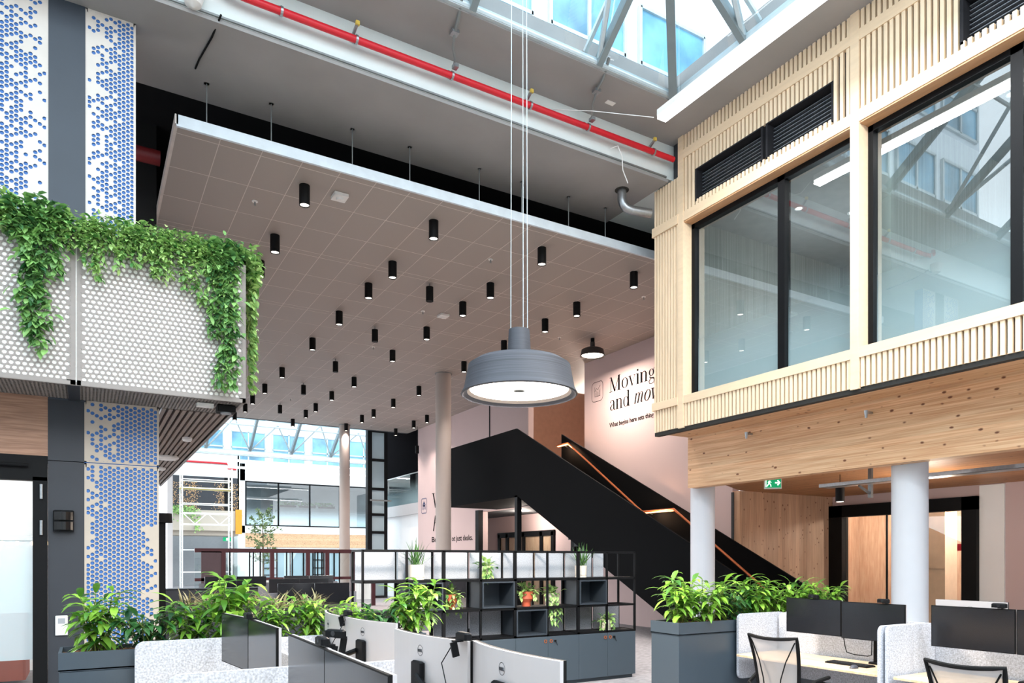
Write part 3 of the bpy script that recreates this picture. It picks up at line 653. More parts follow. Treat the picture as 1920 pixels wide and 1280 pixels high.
# ------------------------------------------------------------------ PERFORATED SHEETS (real holes)
def perforated(mb, x0, x1, z0, z1, y, pitch, r, vertical, prob, margin, th=0.004, seg=10, seed=1):
    """sheet in the XZ plane at y (front face towards -Y) with a hexagonal hole pattern"""
    rnd = random.Random(seed)
    def hexcell(cx, cz, hole):
        R = pitch/math.sqrt(3); a0 = 0 if vertical else 30
        hx = [(cx+R*math.cos(math.radians(a0+60*k)), cz+R*math.sin(math.radians(a0+60*k))) for k in range(6)]
        if not hole:
            mb.add([(a, y, b) for a, b in hx], [tuple(range(6))]); return
        n = 12
        ov = []
        for k in range(6):
            a, b = hx[k], hx[(k+1) % 6]; ov += [a, ((a[0]+b[0])/2, (a[1]+b[1])/2)]
        cv = [(cx+r*math.cos(math.radians(a0+30*k)), cz+r*math.sin(math.radians(a0+30*k))) for k in range(n)]
        vs = [(p[0], y, p[1]) for p in ov]+[(p[0], y, p[1]) for p in cv]+[(p[0], y+th, p[1]) for p in cv]
        fs = [(i, (i+1) % n, n+(i+1) % n, n+i) for i in range(n)]+[(n+i, n+(i+1) % n, 2*n+(i+1) % n, 2*n+i) for i in range(n)]
        mb.add(vs, fs)
    a = pitch*math.sqrt(3)/2
    if vertical:
        nx = int((x1-x0-2*margin)/a); cx0 = (x0+x1)/2-(nx-1)*a/2; nz = int((z1-z0-2*margin)/pitch-0.5); cz0 = (z0+z1)/2-(nz-0.5)*pitch/2
        for i in range(nx):
            for j in range(nz):
                cx = cx0+i*a; cz = cz0+j*pitch+(pitch/2 if i % 2 else 0)
                hexcell(cx, cz, rnd.random() < prob((cx-x0)/(x1-x0), (cz-z0)/(z1-z0), cx, cz))
        ex0, ex1, ez0, ez1 = cx0-a/3, cx0+(nx-1)*a+a/3, cz0, cz0+(nz-0.5)*pitch
        R2 = pitch/2
        ez0 -= 0; 
    else:
        nz = int((z1-z0-2*margin)/a); cz0 = (z0+z1)/2-(nz-1)*a/2; nx = int((x1-x0-2*margin)/pitch-0.5); cx0 = (x0+x1)/2-(nx-0.5)*pitch/2
        for j in range(nz):
            for i in range(nx):
                cx = cx0+i*pitch+(pitch/2 if j % 2 else 0); cz = cz0+j*a
                hexcell(cx, cz, rnd.random() < prob((cx-x0)/(x1-x0), (cz-z0)/(z1-z0), cx, cz))
        ex0, ex1, ez0, ez1 = cx0, cx0+(nx-0.5)*pitch, cz0-a/3, cz0+(nz-1)*a+a/3
    # plain border, 0.3 mm behind the cell faces so the stepped outline closes
    yy = y+0.0006
    k = r+0.0005
    for (p0, p1, q0, q1) in ((x0, ex0-0.5*pitch*(0 if vertical else 1)+(0 if vertical else 0), z0, z1), (ex1+0.5*pitch*(0 if vertical else 1), x1, z0, z1), (x0, x1, z0, ez0-(0.5*pitch if vertical else 0)), (x0, x1, ez1+(0.5*pitch if vertical else 0), z1)):
        mb.box(p0, p1, yy, yy+th, q0, q1)
    # fill strips between stepped edge and border: thin half cells
    if vertical:
        for i in range(nx):
            cx = cx0+i*a; low = cz0-pitch/2 + (pitch/2 if i % 2 else 0); high = cz0+(nz-1)*pitch+pitch/2+(pitch/2 if i % 2 else 0)
            if i % 2: mb.box(cx-a*0.55, cx+a*0.55, yy, yy+th, ez0-0.5*pitch-0.001, low+0.004)
            else: mb.box(cx-a*0.55, cx+a*0.55, yy, yy+th, high-0.004, ez1+0.5*pitch+0.001)
    else:
        for j in range(nz):
            cz = cz0+j*a
            if j % 2: mb.box(ex0-0.5*pitch-0.001, cx0+0.004, yy, yy+th, cz-a*0.55, cz+a*0.55)
            else: mb.box(cx0+(nx-0.5)*pitch-0.004, ex1+0.5*pitch+0.001, yy, yy+th, cz-a*0.55, cz+a*0.55)

def edge_fade(seed):
    rn = random.Random(seed); ph = [rn.random()*6 for _ in range(4)]
    def f(u, v, x, z): return 0.12+1.0*min(1, max(0, u+0.22*math.sin(z*2.3+ph[0])+0.12*math.sin(z*7+ph[1])))**1.1
    return f
pl = thing('wall_pillar', 'tall pillar clad in cream sheets with blue round perforations beside the door', 'pillar', kind='structure')
YP = 9.55
mb = MB(); perforated(mb, -0.01, 0.50, 5.0, 8.0, YP, 0.05, 0.0208, True, lambda u, v, x, z: min(1, 0.25+1.0*u), 0.012, seed=3); mb.build('perforated_sheet', P['perf_cream'], pl)
mb = MB(); perforated(mb, -1.0, -0.365, 4.0, 8.0, YP, 0.05, 0.0208, True, lambda u, v, x, z: min(1, 1.25-1.15*u), 0.012, seed=4); mb.build('perforated_sheet', P['perf_cream'], pl)
mb = MB(); perforated(mb, -0.02, 0.745, 2.82, 3.52, YP, 0.05, 0.0208, True, lambda u, v, x, z: min(1, 0.12+1.7*u), 0.012, seed=5); mb.build('perforated_sheet', P['perf_warm'], pl)
mb = MB(); perforated(mb, -0.02, 0.745, 0.0, 2.81, YP, 0.05, 0.0208, True, lambda u, v, x, z: 1.0-(0.65*max(0, 0.3-u)/0.3 if v > 0.6 else 0)-(1.1*max(0, u-0.75)/0.25 if v < 0.75 else 0)-(0.25 if v < 0.3 and u > 0.6 else 0), 0.012, seed=6); mb.build('perforated_sheet', P['perf_warm'], pl)
MB().box(-0.01, 0.50, YP+0.012, YP+0.2, 3.6, 8.0).box(-1.0, -0.365, YP+0.012, YP+0.2, 3.6, 8.0).box(-0.02, 0.745, YP+0.012, YP+0.2, 0, 3.6).build('backing', P['blue_back'], pl)
MB().box(-0.365, -0.01, YP-0.004, YP+0.2, 3.5, 8.0).build('dark_cladding', P['cladding'], pl)
MB().box(-0.37, -0.02, YP-0.004, YP+0.2, 0, 2.81).box(-0.37, -0.02, YP-0.004, YP+0.2, 2.818, 3.5).build('dark_cladding', P['cladding2'], pl)
struct('wall_veneer', MB().box(-3.5, -0.37, YP+0.0, YP+0.2, 2.86, 3.75), P['veneer'], 'brown veneer panel above the glass door under the balcony', 'wall')
dr = thing('door_3', 'black framed glass door under the balcony at the left photo edge', 'door', kind='structure')
f = MB(); f.box(-0.51, -0.375, YP-0.03, YP+0.1, 0, 2.62).box(-2.6, -0.375, YP-0.03, YP+0.1, 2.58, 2.78).box(-2.6, -2.45, YP-0.03, YP+0.1, 0, 2.7).box(-2.6, -0.37, YP, YP+0.1, 2.78, 2.86)
f.tube([(-2.4, YP-0.06, 2.74), (-0.55, YP-0.06, 2.74)], 0.02, 8)
f.build('door_frame', P['matte_black'], dr)
MB().box(-2.45, -0.51, YP+0.03, YP+0.04, 0, 2.58).build('pane', P['glass'], dr)
MB().quad((-2.45, YP+0.05, 0.6), (-0.51, YP+0.05, 0.6), (-0.51, YP+0.05, 2.3), (-2.45, YP+0.05, 2.3)).build('privacy_film', film('door_film', 1.6, 2.2, amax=0.8), dr)
h = MB()
for zz in (1.98, 2.38): h.cyl((-0.43, YP-0.045, zz), 0.016, 0.16, 10)
h.build('hinge', P['steel'], dr)
# meeting room behind the door
struct('wall_meeting_room', MB().box(-5, 0.5, 13.4, 13.5, 0, 3.4).box(-5, -4.9, 9.8, 13.4, 0, 3.4), P['white'], 'pale wall of the meeting room behind the left glass door', 'wall')
struct('ceiling_meeting_room', MB().box(-5, 0.5, 9.8, 13.4, 3.3, 3.4), P['veneer'], 'wooden ceiling of the meeting room behind the left glass door', 'ceiling')
s = thing('bench_sofa', 'rust coloured upholstered bench behind the left glass door', 'bench', (-1.6, 11.6, 0))
MB().bbox(-1.6, 0.9, 0, 0.7, 0.1, 0.45, 0.03).build('seat', P['fabric'], s); MB().bbox(-1.6, 0.9, 0.7, 0.85, 0.1, 0.95, 0.03).build('backrest', P['fabric'], s)
ls = thing('string_lights', 'row of small warm bulbs seen through the left glass door', 'lights', (-2.4, 12.6, 1.95))
MB().tube([(0, 0, 0.03), (2.6, 0, 0.03)], 0.006, 5).build('cable', P['black'], ls)
mb = MB()
for k in range(14): mb.lathe([(0.0, -0.035), (0.022, -0.02), (0.026, 0.0), (0.012, 0.025)], 8, (0.1+k*0.18, 0, 0))
mb.build('bulbs', emission('warm_bulb', 'ffd9a0', 6), ls)
plight('meeting_room_light', (-1.8, 11.2, 2.9), 160, (0.95, 0.97, 1.0), 0.3)

t = thing('motion_sensor', 'black two part wall sensor box on the dark pillar strip', 'sensor', (-0.22, YP-0.004, 2.02))
MB().bbox(-0.10, 0.10, -0.06, 0, 0, 0.24, 0.01).build('back_plate', P['black'], t)
mb = MB()
for z0 in (0.02, 0.13):
    pts_ = [(-0.09+0.18*k/8, -0.06-0.05*math.sin(PI*k/8)) for k in range(9)]
    mb.add([(x, y, z0) for x, y in pts_]+[(x, y, z0+0.09) for x, y in pts_], [(k, k+1, k+10, k+9) for k in range(8)]+[tuple(range(9))[::-1], tuple(range(9, 18))])
mb.build('sensor_lens', mat('gloss_black', '0a0a0b', 0.15), t, smooth=False)
t = thing('wall_thermostat', 'white thermostat with grey display on the dark pillar strip', 'thermostat', (-0.24, YP-0.004, 0.86))
MB().bbox(-0.06, 0.06, -0.02, 0, 0, 0.22, 0.006).build('case', P['white_plastic'], t); MB().box(-0.035, 0.035, -0.022, -0.0195, 0.13, 0.19).build('display', P['grey'], t)

# ------------------------------------------------------------------ BALCONY
YB, XB, ZB0, ZB1 = 8.65, 1.57, 3.5, 5.12
ba = thing('balcony', 'cream balcony clad in perforated metal sheet with trailing plants on its edge', 'balcony', kind='structure')
seam = -0.09
mb = MB(); perforated(mb, seam+0.006, XB, ZB0, ZB1, YB, 0.0555, 0.0215, False, lambda *a: 1, 0.03); mb.build('perforated_sheet', P['perf_grey'], ba)
mb = MB(); perforated(mb, seam-2.4, seam-0.006, ZB0, ZB1, YB, 0.0555, 0.0215, False, lambda *a: 1, 0.03); mb.build('perforated_sheet', P['perf_grey'], ba)
MB().box(seam-2.4, XB-0.01, YB+0.012, YB+0.06, ZB0+0.01, ZB1-0.01).build('backing', P['white_back'], ba)
MB().box(XB-0.012, XB, YB+0.004, 19.5, ZB0, ZB1).build('side_sheet', P['perf_grey'], ba)
MB().box(-3.4, XB-0.012, YB+0.3, YB+0.34, ZB0+0.05, ZB1-0.02).box(-3.4, XB-0.02, YB+0.06, YB+0.3, ZB1-0.35, ZB1-0.3).build('plant_trough', P['cladding2'], ba)
# underside: open mesh strip, then slatted soffit
mb = MB(); s_ = 0.07; y0, y1 = YB+0.03, YP-0.02
x = -3.4
while x < XB:
    for sgn in (1, -1):
        xa, xb = x, x+sgn*(y1-y0)*1.6
        ya, yb = y0, y1
        if xb > XB-0.02: yb = y0+(y1-y0)*(XB-0.02-xa)/(xb-xa); xb = XB-0.02
        if xb < -3.4: yb = y0+(y1-y0)*(-3.4-xa)/(xb-xa); xb = -3.4
        if yb > ya: mb.bar((xa, ya, ZB0+0.02), (xb, yb, ZB0+0.02), 0.016, 0.006)
    x += s_
x = XB+0.0
while x < XB+1.6:
    xb = XB-0.02; f0 = (x-xb)/((y1-y0)*1.6)
    if f0 < 1: mb.bar((xb, y0+(y1-y0)*f0, ZB0+0.02), (x-(y1-y0)*1.6, y1, ZB0+0.02), 0.016, 0.006)
    x += s_
mb.build('mesh_soffit', P['perf_grey'], ba)
MB().box(-4.4, XB-0.02, YB+0.03, YP, ZB0+0.10, ZB0+0.14).build('soffit_lining', P['slatback'], ba)
mb = MB(); x = 0.78
while x < XB-0.03: mb.box(x, x+0.045, YP, 19.5, ZB0+0.01, ZB0+0.05); x += 0.075
mb.build('slatted_soffit', mat('taupe_slats', '8a7c72', 0.6), ba)
MB().box(0.76, XB-0.02, YP+0.2, 19.5, ZB0+0.06, ZB0+0.12).build('soffit_lining', P['slatback'], ba)
MB().box(seam-2.4, XB, YB+0.004, YB+0.03, ZB0-0.004, ZB0+0.03).box(XB-0.04, XB-0.012, YB+0.004, 19.5, ZB0-0.004, ZB0+0.03).build('edge_angle', P['perf_grey'], ba)
MB().box(seam-0.08, seam+0.03, YB+0.03, YP, ZB0, ZB0+0.03).build('cross_strip', P['cladding2'], ba)
t = thing('spot_lamp', 'black box spotlight under the balcony corner', 'lamp', (1.42, 9.0, ZB0)); MB().bbox(-0.11, 0.09, -0.08, 0.08, -0.07, 0.01, 0.01).build('housing', P['matte_black'], t); MB().cyl((-0.01, 0, -0.085), 0.06, 0.016, 16).build('lens', P['grey'], t)
t = thing('junction_box', 'small white box under the balcony mesh', 'box', (1.18, 8.98, ZB0)); MB().bbox(-0.09, 0.09, -0.05, 0.05, -0.03, 0.012).build('box', P['white_plastic'], t)
for (x, y, r, lab) in ((1.28, 11.6, 0.07, 'small round white detector on the slatted soffit nearest the balcony edge'), (1.2, 13.9, 0.2, 'wide flat round white ceiling light on the slatted soffit'), (1.25, 15.6, 0.09, 'small round white detector farthest back on the slatted soffit')):
    t = thing('soffit_device' if r < 0.15 else 'soffit_light', lab, 'detector' if r < 0.15 else 'ceiling light', (x, y, ZB0+0.01)); MB().lathe([(r, 0), (r, -0.03), (r*0.8, -0.055)], 24).disc((0, 0, -0.055), r*0.8, 24).build('cover', P['white_plastic'], t)

# ------------------------------------------------------------------ PIPES, FITTINGS ON THE BEAM
YPIPE, ZPIPE = 8.88, 8.30
pp = thing('fire_pipe', 'long red fire pipe running along the pale concrete beam', 'pipe')
MB().tube([(1.15, 8.96, 8.5), (1.22, YPIPE+0.03, 8.4), (1.4, YPIPE, ZPIPE+0.02), (1.6, YPIPE, ZPIPE), (8.33, YPIPE, ZPIPE)], 0.045, 14).build('pipe', P['red'], pp, smooth=True)
for x in (1.42, 2.02, 2.95, 4.29, 5.55, 6.59, 7.9):
    mb = MB(); mb.lathe([(0.052, -0.015), (0.056, -0.015), (0.056, 0.015), (0.052, 0.015)], 14)
    mb.V = [(x+v[2], YPIPE+v[0], ZPIPE+v[1]) for v in mb.V]
    mb.box(x-0.01, x+0.01, YPIPE-0.01, YPIPE+0.12, ZPIPE+0.05, ZPIPE+0.065); mb.box(x-0.015, x+0.015, YPIPE+0.09, YPIPE+0.122, ZPIPE+0.03, ZPIPE+0.13)
    mb.build('pipe_clamp', P['steel'], pp)
def drop(x, lab):
    t = thing('pipe_support', lab, 'pipe support', group='bent conduit supports over the red pipe')
    MB().tube([(x-0.27, 8.02, 8.76), (x-0.22, 8.22, 8.59), (x-0.17, 8.45, 8.55)], 0.022, 8).tube([(x-0.17, 8.45, 8.55), (x-0.12, 8.6, 8.46), (x-0.03, 8.72, 8.42), (x, 8.82, 8.36)], 0.016, 8).build('tube', P['dull'], t, smooth=True)
    MB().bbox(x-0.22, x-0.12, 8.4, 8.5, 8.53, 8.58).build('clamp', P['steel'], t); MB().bbox(x-0.03, x+0.04, 8.74, 8.83, 8.35, 8.4).build('clamp', P['steel'], t)
drop(4.29, 'bent galvanised support crossing the red pipe left of the pendant cables')
drop(6.59, 'bent galvanised support crossing the red pipe near the bright linear lamp')
for i, (x, lab) in enumerate(((2.95, 'yellow capped bracket above the red pipe nearest its left end'), (5.55, 'yellow capped bracket above the red pipe beside the pendant cables'), (7.9, 'yellow capped bracket above the red pipe nearest the facade'))):
    t = thing('wall_bracket', lab, 'bracket', (x, 9.03, 8.42), group='yellow capped brackets on the beam'); MB().bar((0, -0.17, 0.06), (-0.03, 0, -0.06), 0.03).build('arm', P['steel'], t); MB().bbox(-0.02, 0.03, -0.2, -0.16, 0.05, 0.1, 0.004).build('cap', mat('yellow_cap', 'e8c95a', 0.5), t)
t = thing('duct_elbow', 'galvanised vent pipe elbow turning into the slatted facade', 'duct', (7.85, 9.62, 8.0))
MB().tube([(0, 0, 0), (0, 0, -0.16), (0.02, -0.01, -0.24), (0.07, -0.03, -0.30), (0.15, -0.06, -0.33), (0.50, -0.16, -0.345)], 0.075, 16).build('pipe', P['steel'], t, smooth=True)
MB().cyl((0, 0, -0.01), 0.12, 0.009, 20).build('collar', P['slatback'], t)
t = tag(MB().tube([(7.1, 8.98, 8.17), (7.18, 8.9, 8.2), (7.25, 8.88, 8.05), (7.28, 8.9, 7.85), (7.4, 8.92, 7.68)], 0.008, 6).build('loose_cable', P['white_plastic'], smooth=True), 'short loose white cable dangling below the red pipe', 'cable')
tag(MB().tube([(1.35, 8.95, 8.045), (1.3, 9.3, 7.985), (1.22, 9.8, 7.99), (1.2, 10.0, 7.985)], 0.012, 6).build('conduit', P['black']), 'thin black conduit on the grey soffit at the upper left', 'conduit')
t = thing('round_box', 'round white junction dome at the top left of the concrete beam', 'junction box', (1.05, 8.95, 8.15)); MB().lathe([(0.0, -0.14), (0.09, -0.1), (0.12, 0.0), (0.12, 0.08)], 20).build('dome', P['white_plastic'], t, smooth=True)
tag(MB().box(6.75, 6.9, 8.6, 8.68, 8.612, 8.619).build('label_plate', P['white_plastic']), 'tiny white label plate on the ceiling strip beside the skylight', 'label')

# ------------------------------------------------------------------ LINEAR LAMPS
def linear(name, label, x, y0, y1, z, w=0.10, h=0.09, along='y', energy=160, cords=True, group=None):
    t = thing(name, label, 'lamp', (x, y0, z), group=group)
    L = y1-y0
    if along == 'y':
        MB().box(-w/2, w/2, 0, L, h*0.35, h).build('housing', P['white_plastic'], t); MB().box(-w/2+0.004, w/2-0.004, 0.004, L-0.004, 0, h*0.35).build('diffuser', P['led'], t)
    else:
        MB().box(0, L, -w/2, w/2, h*0.35, h).build('housing', P['white_plastic'], t); MB().box(0.004, L-0.004, -w/2+0.004, w/2-0.004, 0, h*0.35).build('diffuser', P['led'], t)
    if cords:
        mb = MB()
        n = max(2, int(L/3)+1)
        for k in range(n):
            q = 0.35+(L-0.7)*k/(n-1)
            mb.tube([(0, q, h), (0.0, q, h+1.2)] if along == 'y' else [(q, 0, h), (q, 0, 12.9-z)], 0.003, 5)
        mb.build('cable', P['trusswhite'], t)
    l = bpy.data.lights.new('lamp', 'AREA'); l.shape = 'RECTANGLE'; l.size = w if along == 'y' else L; l.size_y = L if along == 'y' else w; l.energy = energy
    lo = bpy.data.objects.new('lamp', l); C.objects.link(lo); lo.parent = t; lo.location = (0, L/2, -0.01) if along == 'y' else (L/2, 0, -0.01)
    return t
linear('linear_lamp', 'long bright white linear lamp hanging in front of the facade', 6.92, -3.5, 7.62, 7.84, 0.16, 0.13, energy=350)
tag(MB().tube([(6.9, 7.75, 7.95), (6.3, 8.4, 8.2), (6.0, 9.0, 8.45)], 0.005, 5).build('stay_cable', P['white_plastic']), 'thin pale stay cable from the linear lamp to the beam', 'cable')
linear('linear_lamp', 'second linear lamp deeper in the atrium, reflected in the windows', 3.2, -6.5, 1.5, 8.3, 0.16, 0.13, energy=400)

# ------------------------------------------------------------------ GLAZED ROOF OVER THE ATRIUM
def glazed_roof(name, label, ex, ey, wx, wy, ze, slope, rise, sp, braces, hipX=True):
    """ex,ey = inner corner (max x, max y); falls outwards, rises inwards by `rise` metres"""
    t = thing(name, label, 'glazed roof', kind='structure')
    s = rise/slope
    A = (ex-wx, ey-wy); z1 = ze+rise
    gm = MB()
    gm.quad((ex-wx, ey, ze), (ex, ey, ze), (ex-s, ey-s, z1), (A[0]+s, ey-s, z1))
    if hipX: gm.quad((ex, ey, ze), (ex, A[1], ze), (ex-s, A[1]+s, z1), (ex-s, ey-s, z1))
    gm.quad((A[0]+s, ey-s, z1), (ex-s, ey-s, z1), (ex-s, A[1]+s, z1), (A[0]+s, A[1]+s, z1))
    gm.quad((A[0], A[1], ze), (A[0], ey, ze), (A[0]+s, ey-s, z1), (A[0]+s, A[1]+s, z1))
    gm.build('roof_glazing', P['roofglass'], t)
    edge = MB(); edge.box(A[0], ex+0.05, ey-0.05, ey+0.08, ze-0.02, ze+0.08).box(ex-0.05, ex+0.08, A[1], ey, ze-0.02, ze+0.08)
    edge.tube([(A[0], ey-0.03, ze+0.02), (ex, ey-0.03, ze+0.02)], 0.04, 8).build('eaves_beam', P['trusswhite'], t)
    ra_ = MB(); ba_ = MB()
    x = ex-1.44
    xs = []
    while x > A[0]+0.5:
        d = min(s, ex-x); xs.append(x)
        ra_.bar((x, ey-0.02, ze+0.02), (x, ey-d, ze+d*slope), 0.09, 0.14); ba_.bar((x-0.22, ey-0.02, ze+0.12), (x-0.22, ey-d, ze+0.1+d*slope), 0.05, 0.05)
        x -= sp
    y = ey-1.4; ys = []
    while hipX and y > A[1]+0.5:
        d = min(s, ey-y); ys.append(y)
        ra_.bar((ex-0.02, y, ze+0.02), (ex-d, y, ze+d*slope), 0.09, 0.14); ba_.bar((ex-0.02, y-0.25, ze+0.12), (ex-d, y-0.25, ze+0.1+d*slope), 0.05, 0.05)
        y -= sp
    ra_.bar((ex, ey, ze), (ex-s, ey-s, z1), 0.12, 0.2)
    ra_.build('rafters', P['trussdark'], t); ba_.build('glazing_bars', P['trusswhite'], t)
    if braces:
        br = MB()
        for i in range(len(xs)-1):
            a, b = xs[i], xs[i+1]; m = (a+b)/2
            if i % 2 == 0: br.tube([(a, ey-0.05, ze+0.05), (b, ey-s*0.9, z1-0.2)], 0.04, 6)
            else: br.tube([(b, ey-0.05, ze+0.05), (a, ey-s*0.9, z1-0.2)], 0.04, 6)
        for i in range(len(ys)-1):
            a, b = ys[i], ys[i+1]
            br.tube([(ex-0.05, a, ze+0.05), (ex-s*0.9, b, z1-0.2)], 0.045, 6)
        for d in (0.33*s, 0.66*s, s):
            br.tube([(A[0]+d, ey-d, ze+d*slope-0.05), (ex-d, ey-d, ze+d*slope-0.05)], 0.035, 6)
            if hipX: br.tube([(ex-d, ey-d, ze+d*slope-0.05), (ex-d, A[1]+d, ze+d*slope-0.05)], 0.035, 6)
        br.build('braces', P['trusswhite'], t)
    return t
glazed_roof('skylight', 'near glazed roof with pale steel rafters at the top of the photo', 7.64, 8.15, 16.8, 17.3, 8.66, 0.75, 3.6, 2.0, True)
# buildings outside seen through the glass
def out_facade(t, x0, x1, y, z0, z1, step, fz, along='x'):
    wm = MB(); fm_ = MB(); gm = MB()
    def B(m, a0, a1, d0, d1, b0, b1):
        if along == 'x': m.box(a0, a1, y+d0, y+d1, b0, b1)
        else: m.box(y+d0, y+d1, a0, a1, b0, b1)
    B(wm, x0, x1, 0.06, 0.4, z0, z1)
    a = x0+0.3
    while a < x1-step:
        z = z0+0.5
        while z < z1-fz*0.7:
            B(gm, a, a+step*0.82, 0.02, 0.059, z, z+fz*0.68)
            for k in (0, 0.41, 0.82): B(fm_, a+step*k-0.05, a+step*k+0.05, -0.04, 0.05, z, z+fz*0.68)
            for k in (0, 0.3, 0.68): B(fm_, a, a+step*0.82, -0.04, 0.05, z+fz*k-0.05, z+fz*k+0.05)
            z += fz
        a += step
    wm.build('wall', P['outwhite'], t); fm_.build('window_frames', P['trusswhite'], t); gm.build('windows', P['outglass'], t)
t = thing('neighbour_building', 'white office block with large windows seen through the near glazed roof', 'building')
out_facade(t, -14, 18.6, 15.5, 9.6, 28, 3.0, 4.2)
t = thing('neighbour_building', 'white office wing seen through the glazed roof above the facade', 'building')
out_facade(t, -14, 15, 19, 9.6, 28, 3.0, 4.2, 'y')
struct('roof_slab', MB().box(-9.2, 18.8, 10.7, 30.1, 9.25, 9.55).box(12.6, 18.8, -9, 10.7, 9.0, 9.3), P['concrete'], 'flat roof slab over the tile ceiling', 'roof')
# ------------------------------------------------------------------ FAR ATRIUM
struct('ceiling_far_edge', MB().box(0.9, 12.3, 29.9, 30.1, 7.33, 9.2), P['darkwall'], 'edge of the tile ceiling at the far atrium', 'ceiling')
YFAR = 54.0
def fz(py, t=51.5): return 1.7+(1050-py)*t/1352
fw = thing('wall_far', 'white facade across the far atrium with a dark framed window band', 'wall', kind='structure')
wm = MB(); wm.box(9.0, 26, YFAR, YFAR+0.4, 3.65, 4.17).box(9.0, 26, YFAR, YFAR+0.4, 7.38, 8.6).box(9.0, 9.75, YFAR, YFAR+0.4, 0, 8.6).box(9.75, 26, YFAR+0.1, YFAR+0.4, 0, 2.65)
wm.build('render', P['white'], fw)
MB().box(9.75, 26, YFAR+0.02, YFAR+0.3, 2.65, 3.65).build('timber_band', P['clt'], fw)
MB().box(9.75, 26, YFAR+0.6, YFAR+0.7, 4.1, 4.2).build('sill', P['white'], fw)
wnd = thing('window_4', 'dark framed band of windows across the far atrium', 'window', kind='structure')
f = MB(); f.box(9.75, 26, YFAR, YFAR+0.1, 7.28, 7.38).box(9.75, 26, YFAR, YFAR+0.1, 4.17, 4.26)
for k in range(8): f.box(9.75+k*2.28, 9.85+k*2.28, YFAR, YFAR+0.1, 4.17, 7.38)
f.build('window_frame', P['black'], wnd); MB().box(9.75, 26, YFAR+0.05, YFAR+0.06, 4.2, 7.3).build('pane', P['glass'], wnd)
MB().quad((9.75, YFAR+0.08, 4.2), (26, YFAR+0.08, 4.2), (26, YFAR+0.08, 6), (9.75, YFAR+0.08, 6)).build('privacy_film', film('far_film', 4.3, 5.6), wnd)
struct('wall_far_room', MB().box(9.75, 26, 59, 59.2, 4, 8).box(9.75, 26, YFAR+0.4, 59, 7.5, 7.6), mat('far_room_wall', '6c7478', 0.8, var=0.25, scale=0.7), 'grey back wall of the room behind the far windows', 'wall')
for k in range(3):
    t = thing('hanging_planter', ['left hanging basket of plants behind the far windows', 'middle hanging basket of plants behind the far windows', 'right hanging basket of plants behind the far windows'][k], 'planter', (13.2+k*1.5, 56, 5.75), group='hanging baskets behind the far windows')
    MB().box(-0.6, 0.6, -0.2, 0.2, 0, 0.12).build('basket', P['black'], t)
    mb = MB(); rn = random.Random(k)
    for _ in range(90):
        x, y = rn.uniform(-0.6, 0.6), rn.uniform(-0.2, 0.2); a = rn.uniform(0, 6.3); r_ = rn.uniform(0.1, 0.2); z = rn.uniform(0.1, 0.4)
        mb.add([(x, y, z), (x+r_*math.cos(a), y+r_*math.sin(a), z+0.06), (x+r_*1.4*math.cos(a+0.4), y+r_*1.4*math.sin(a+0.4), z-0.05)], [(0, 1, 2)])
    mb.build('foliage', P['leaf_deep'], t)
# far left: dark patterned wall, cream balcony, grey room
fl = thing('wall_far_left', 'dark wall with scattered gold perforations behind the far scaffold', 'wall', kind='structure')
MB().box(3.0, 9.0, 52.0, 52.2, 4.6, 7.3).build('wall', P['cladding2'], fl)
mb = MB(); rn = random.Random(8)
for cx, sp_ in ((5.25, 0.35), (6.05, 0.25), (7.9, 0.28), (8.6, 0.25)):
    for _ in range(230):
        x = rn.gauss(cx, sp_); z = rn.uniform(4.7, 6.9); mb.box(x-0.022, x+0.022, 51.98, 52.0, z-0.022, z+0.022)
mb.build('gold_dots', mat('gold_dots', 'c9a274', 0.5), fl); MB().box(8.05, 8.45, 51.95, 52.0, 4.6, 7.3).build('dark_strip', P['matte_black'], fl)
struct('wall_far_upper', MB().box(3.0, 9.0, 52.0, 52.3, 7.3, 8.9).box(8.9, 9.06, 52.0, 54.4, 0, 8.9), P['beam_concrete'], 'pale concrete band above the far dark wall', 'wall')
struct('balcony_far', MB().box(3.0, 8.6, 49.6, 49.9, 3.6, 4.9).box(3.0, 8.6, 49.9, 52, 3.3, 3.6), P['perf_warm'], 'cream balcony across the far atrium behind the scaffold', 'balcony')
struct('wall_far_lower', MB().box(3.0, 9.0, 53.5, 53.7, 0, 3.4), P['grey'], 'grey wall under the far cream balcony', 'wall')
t = thing('pipe_far', 'short red pipe along the far beam above the scaffold', 'pipe'); MB().tube([(4.4, 51.92, 8.25), (8.2, 51.92, 8.25), (8.3, 51.92, 7.9), (8.8, 51.92, 7.9)], 0.07, 8).build('pipe', P['red'], t)
t = thing('exit_sign', 'small green exit sign under the far cream balcony', 'sign', (7.7, 50.3, 2.95)); MB().tube([(0.27, 0, 0.26), (0.27, 0, 0.36)], 0.01, 5).build('hanger', P['dull'], t); MB().box(0, 0.55, -0.03, 0, 0, 0.26).build('panel', P['green'], t); MB().box(0.2, 0.35, -0.035, -0.03, 0.05, 0.21).build('pictogram', P['signwhite'], t)
t = thing('vine_planter', 'green trailing plant over the far cream balcony', 'plant', (5.6, 49.5, 4.9)); mb = MB(); rn = random.Random(4)
for _ in range(420):
    u = rn.random(); x = -1.8+u*2.4+rn.gauss(0, 0.1); z = 0.15-abs(rn.gauss(0, 0.25))-(1.2*rn.random() if abs(x-0.5) < 0.25 else 0); y = rn.uniform(-0.15, 0.05); a = rn.uniform(0, 6.3)
    mb.add([(x, y, z), (x+0.13*math.cos(a), y-0.03, z+0.13*math.sin(a)), (x+0.13*math.cos(a+0.9), y, z+0.13*math.sin(a+0.9))], [(0, 1, 2)])
mb.build('foliage', P['ivy'], t)
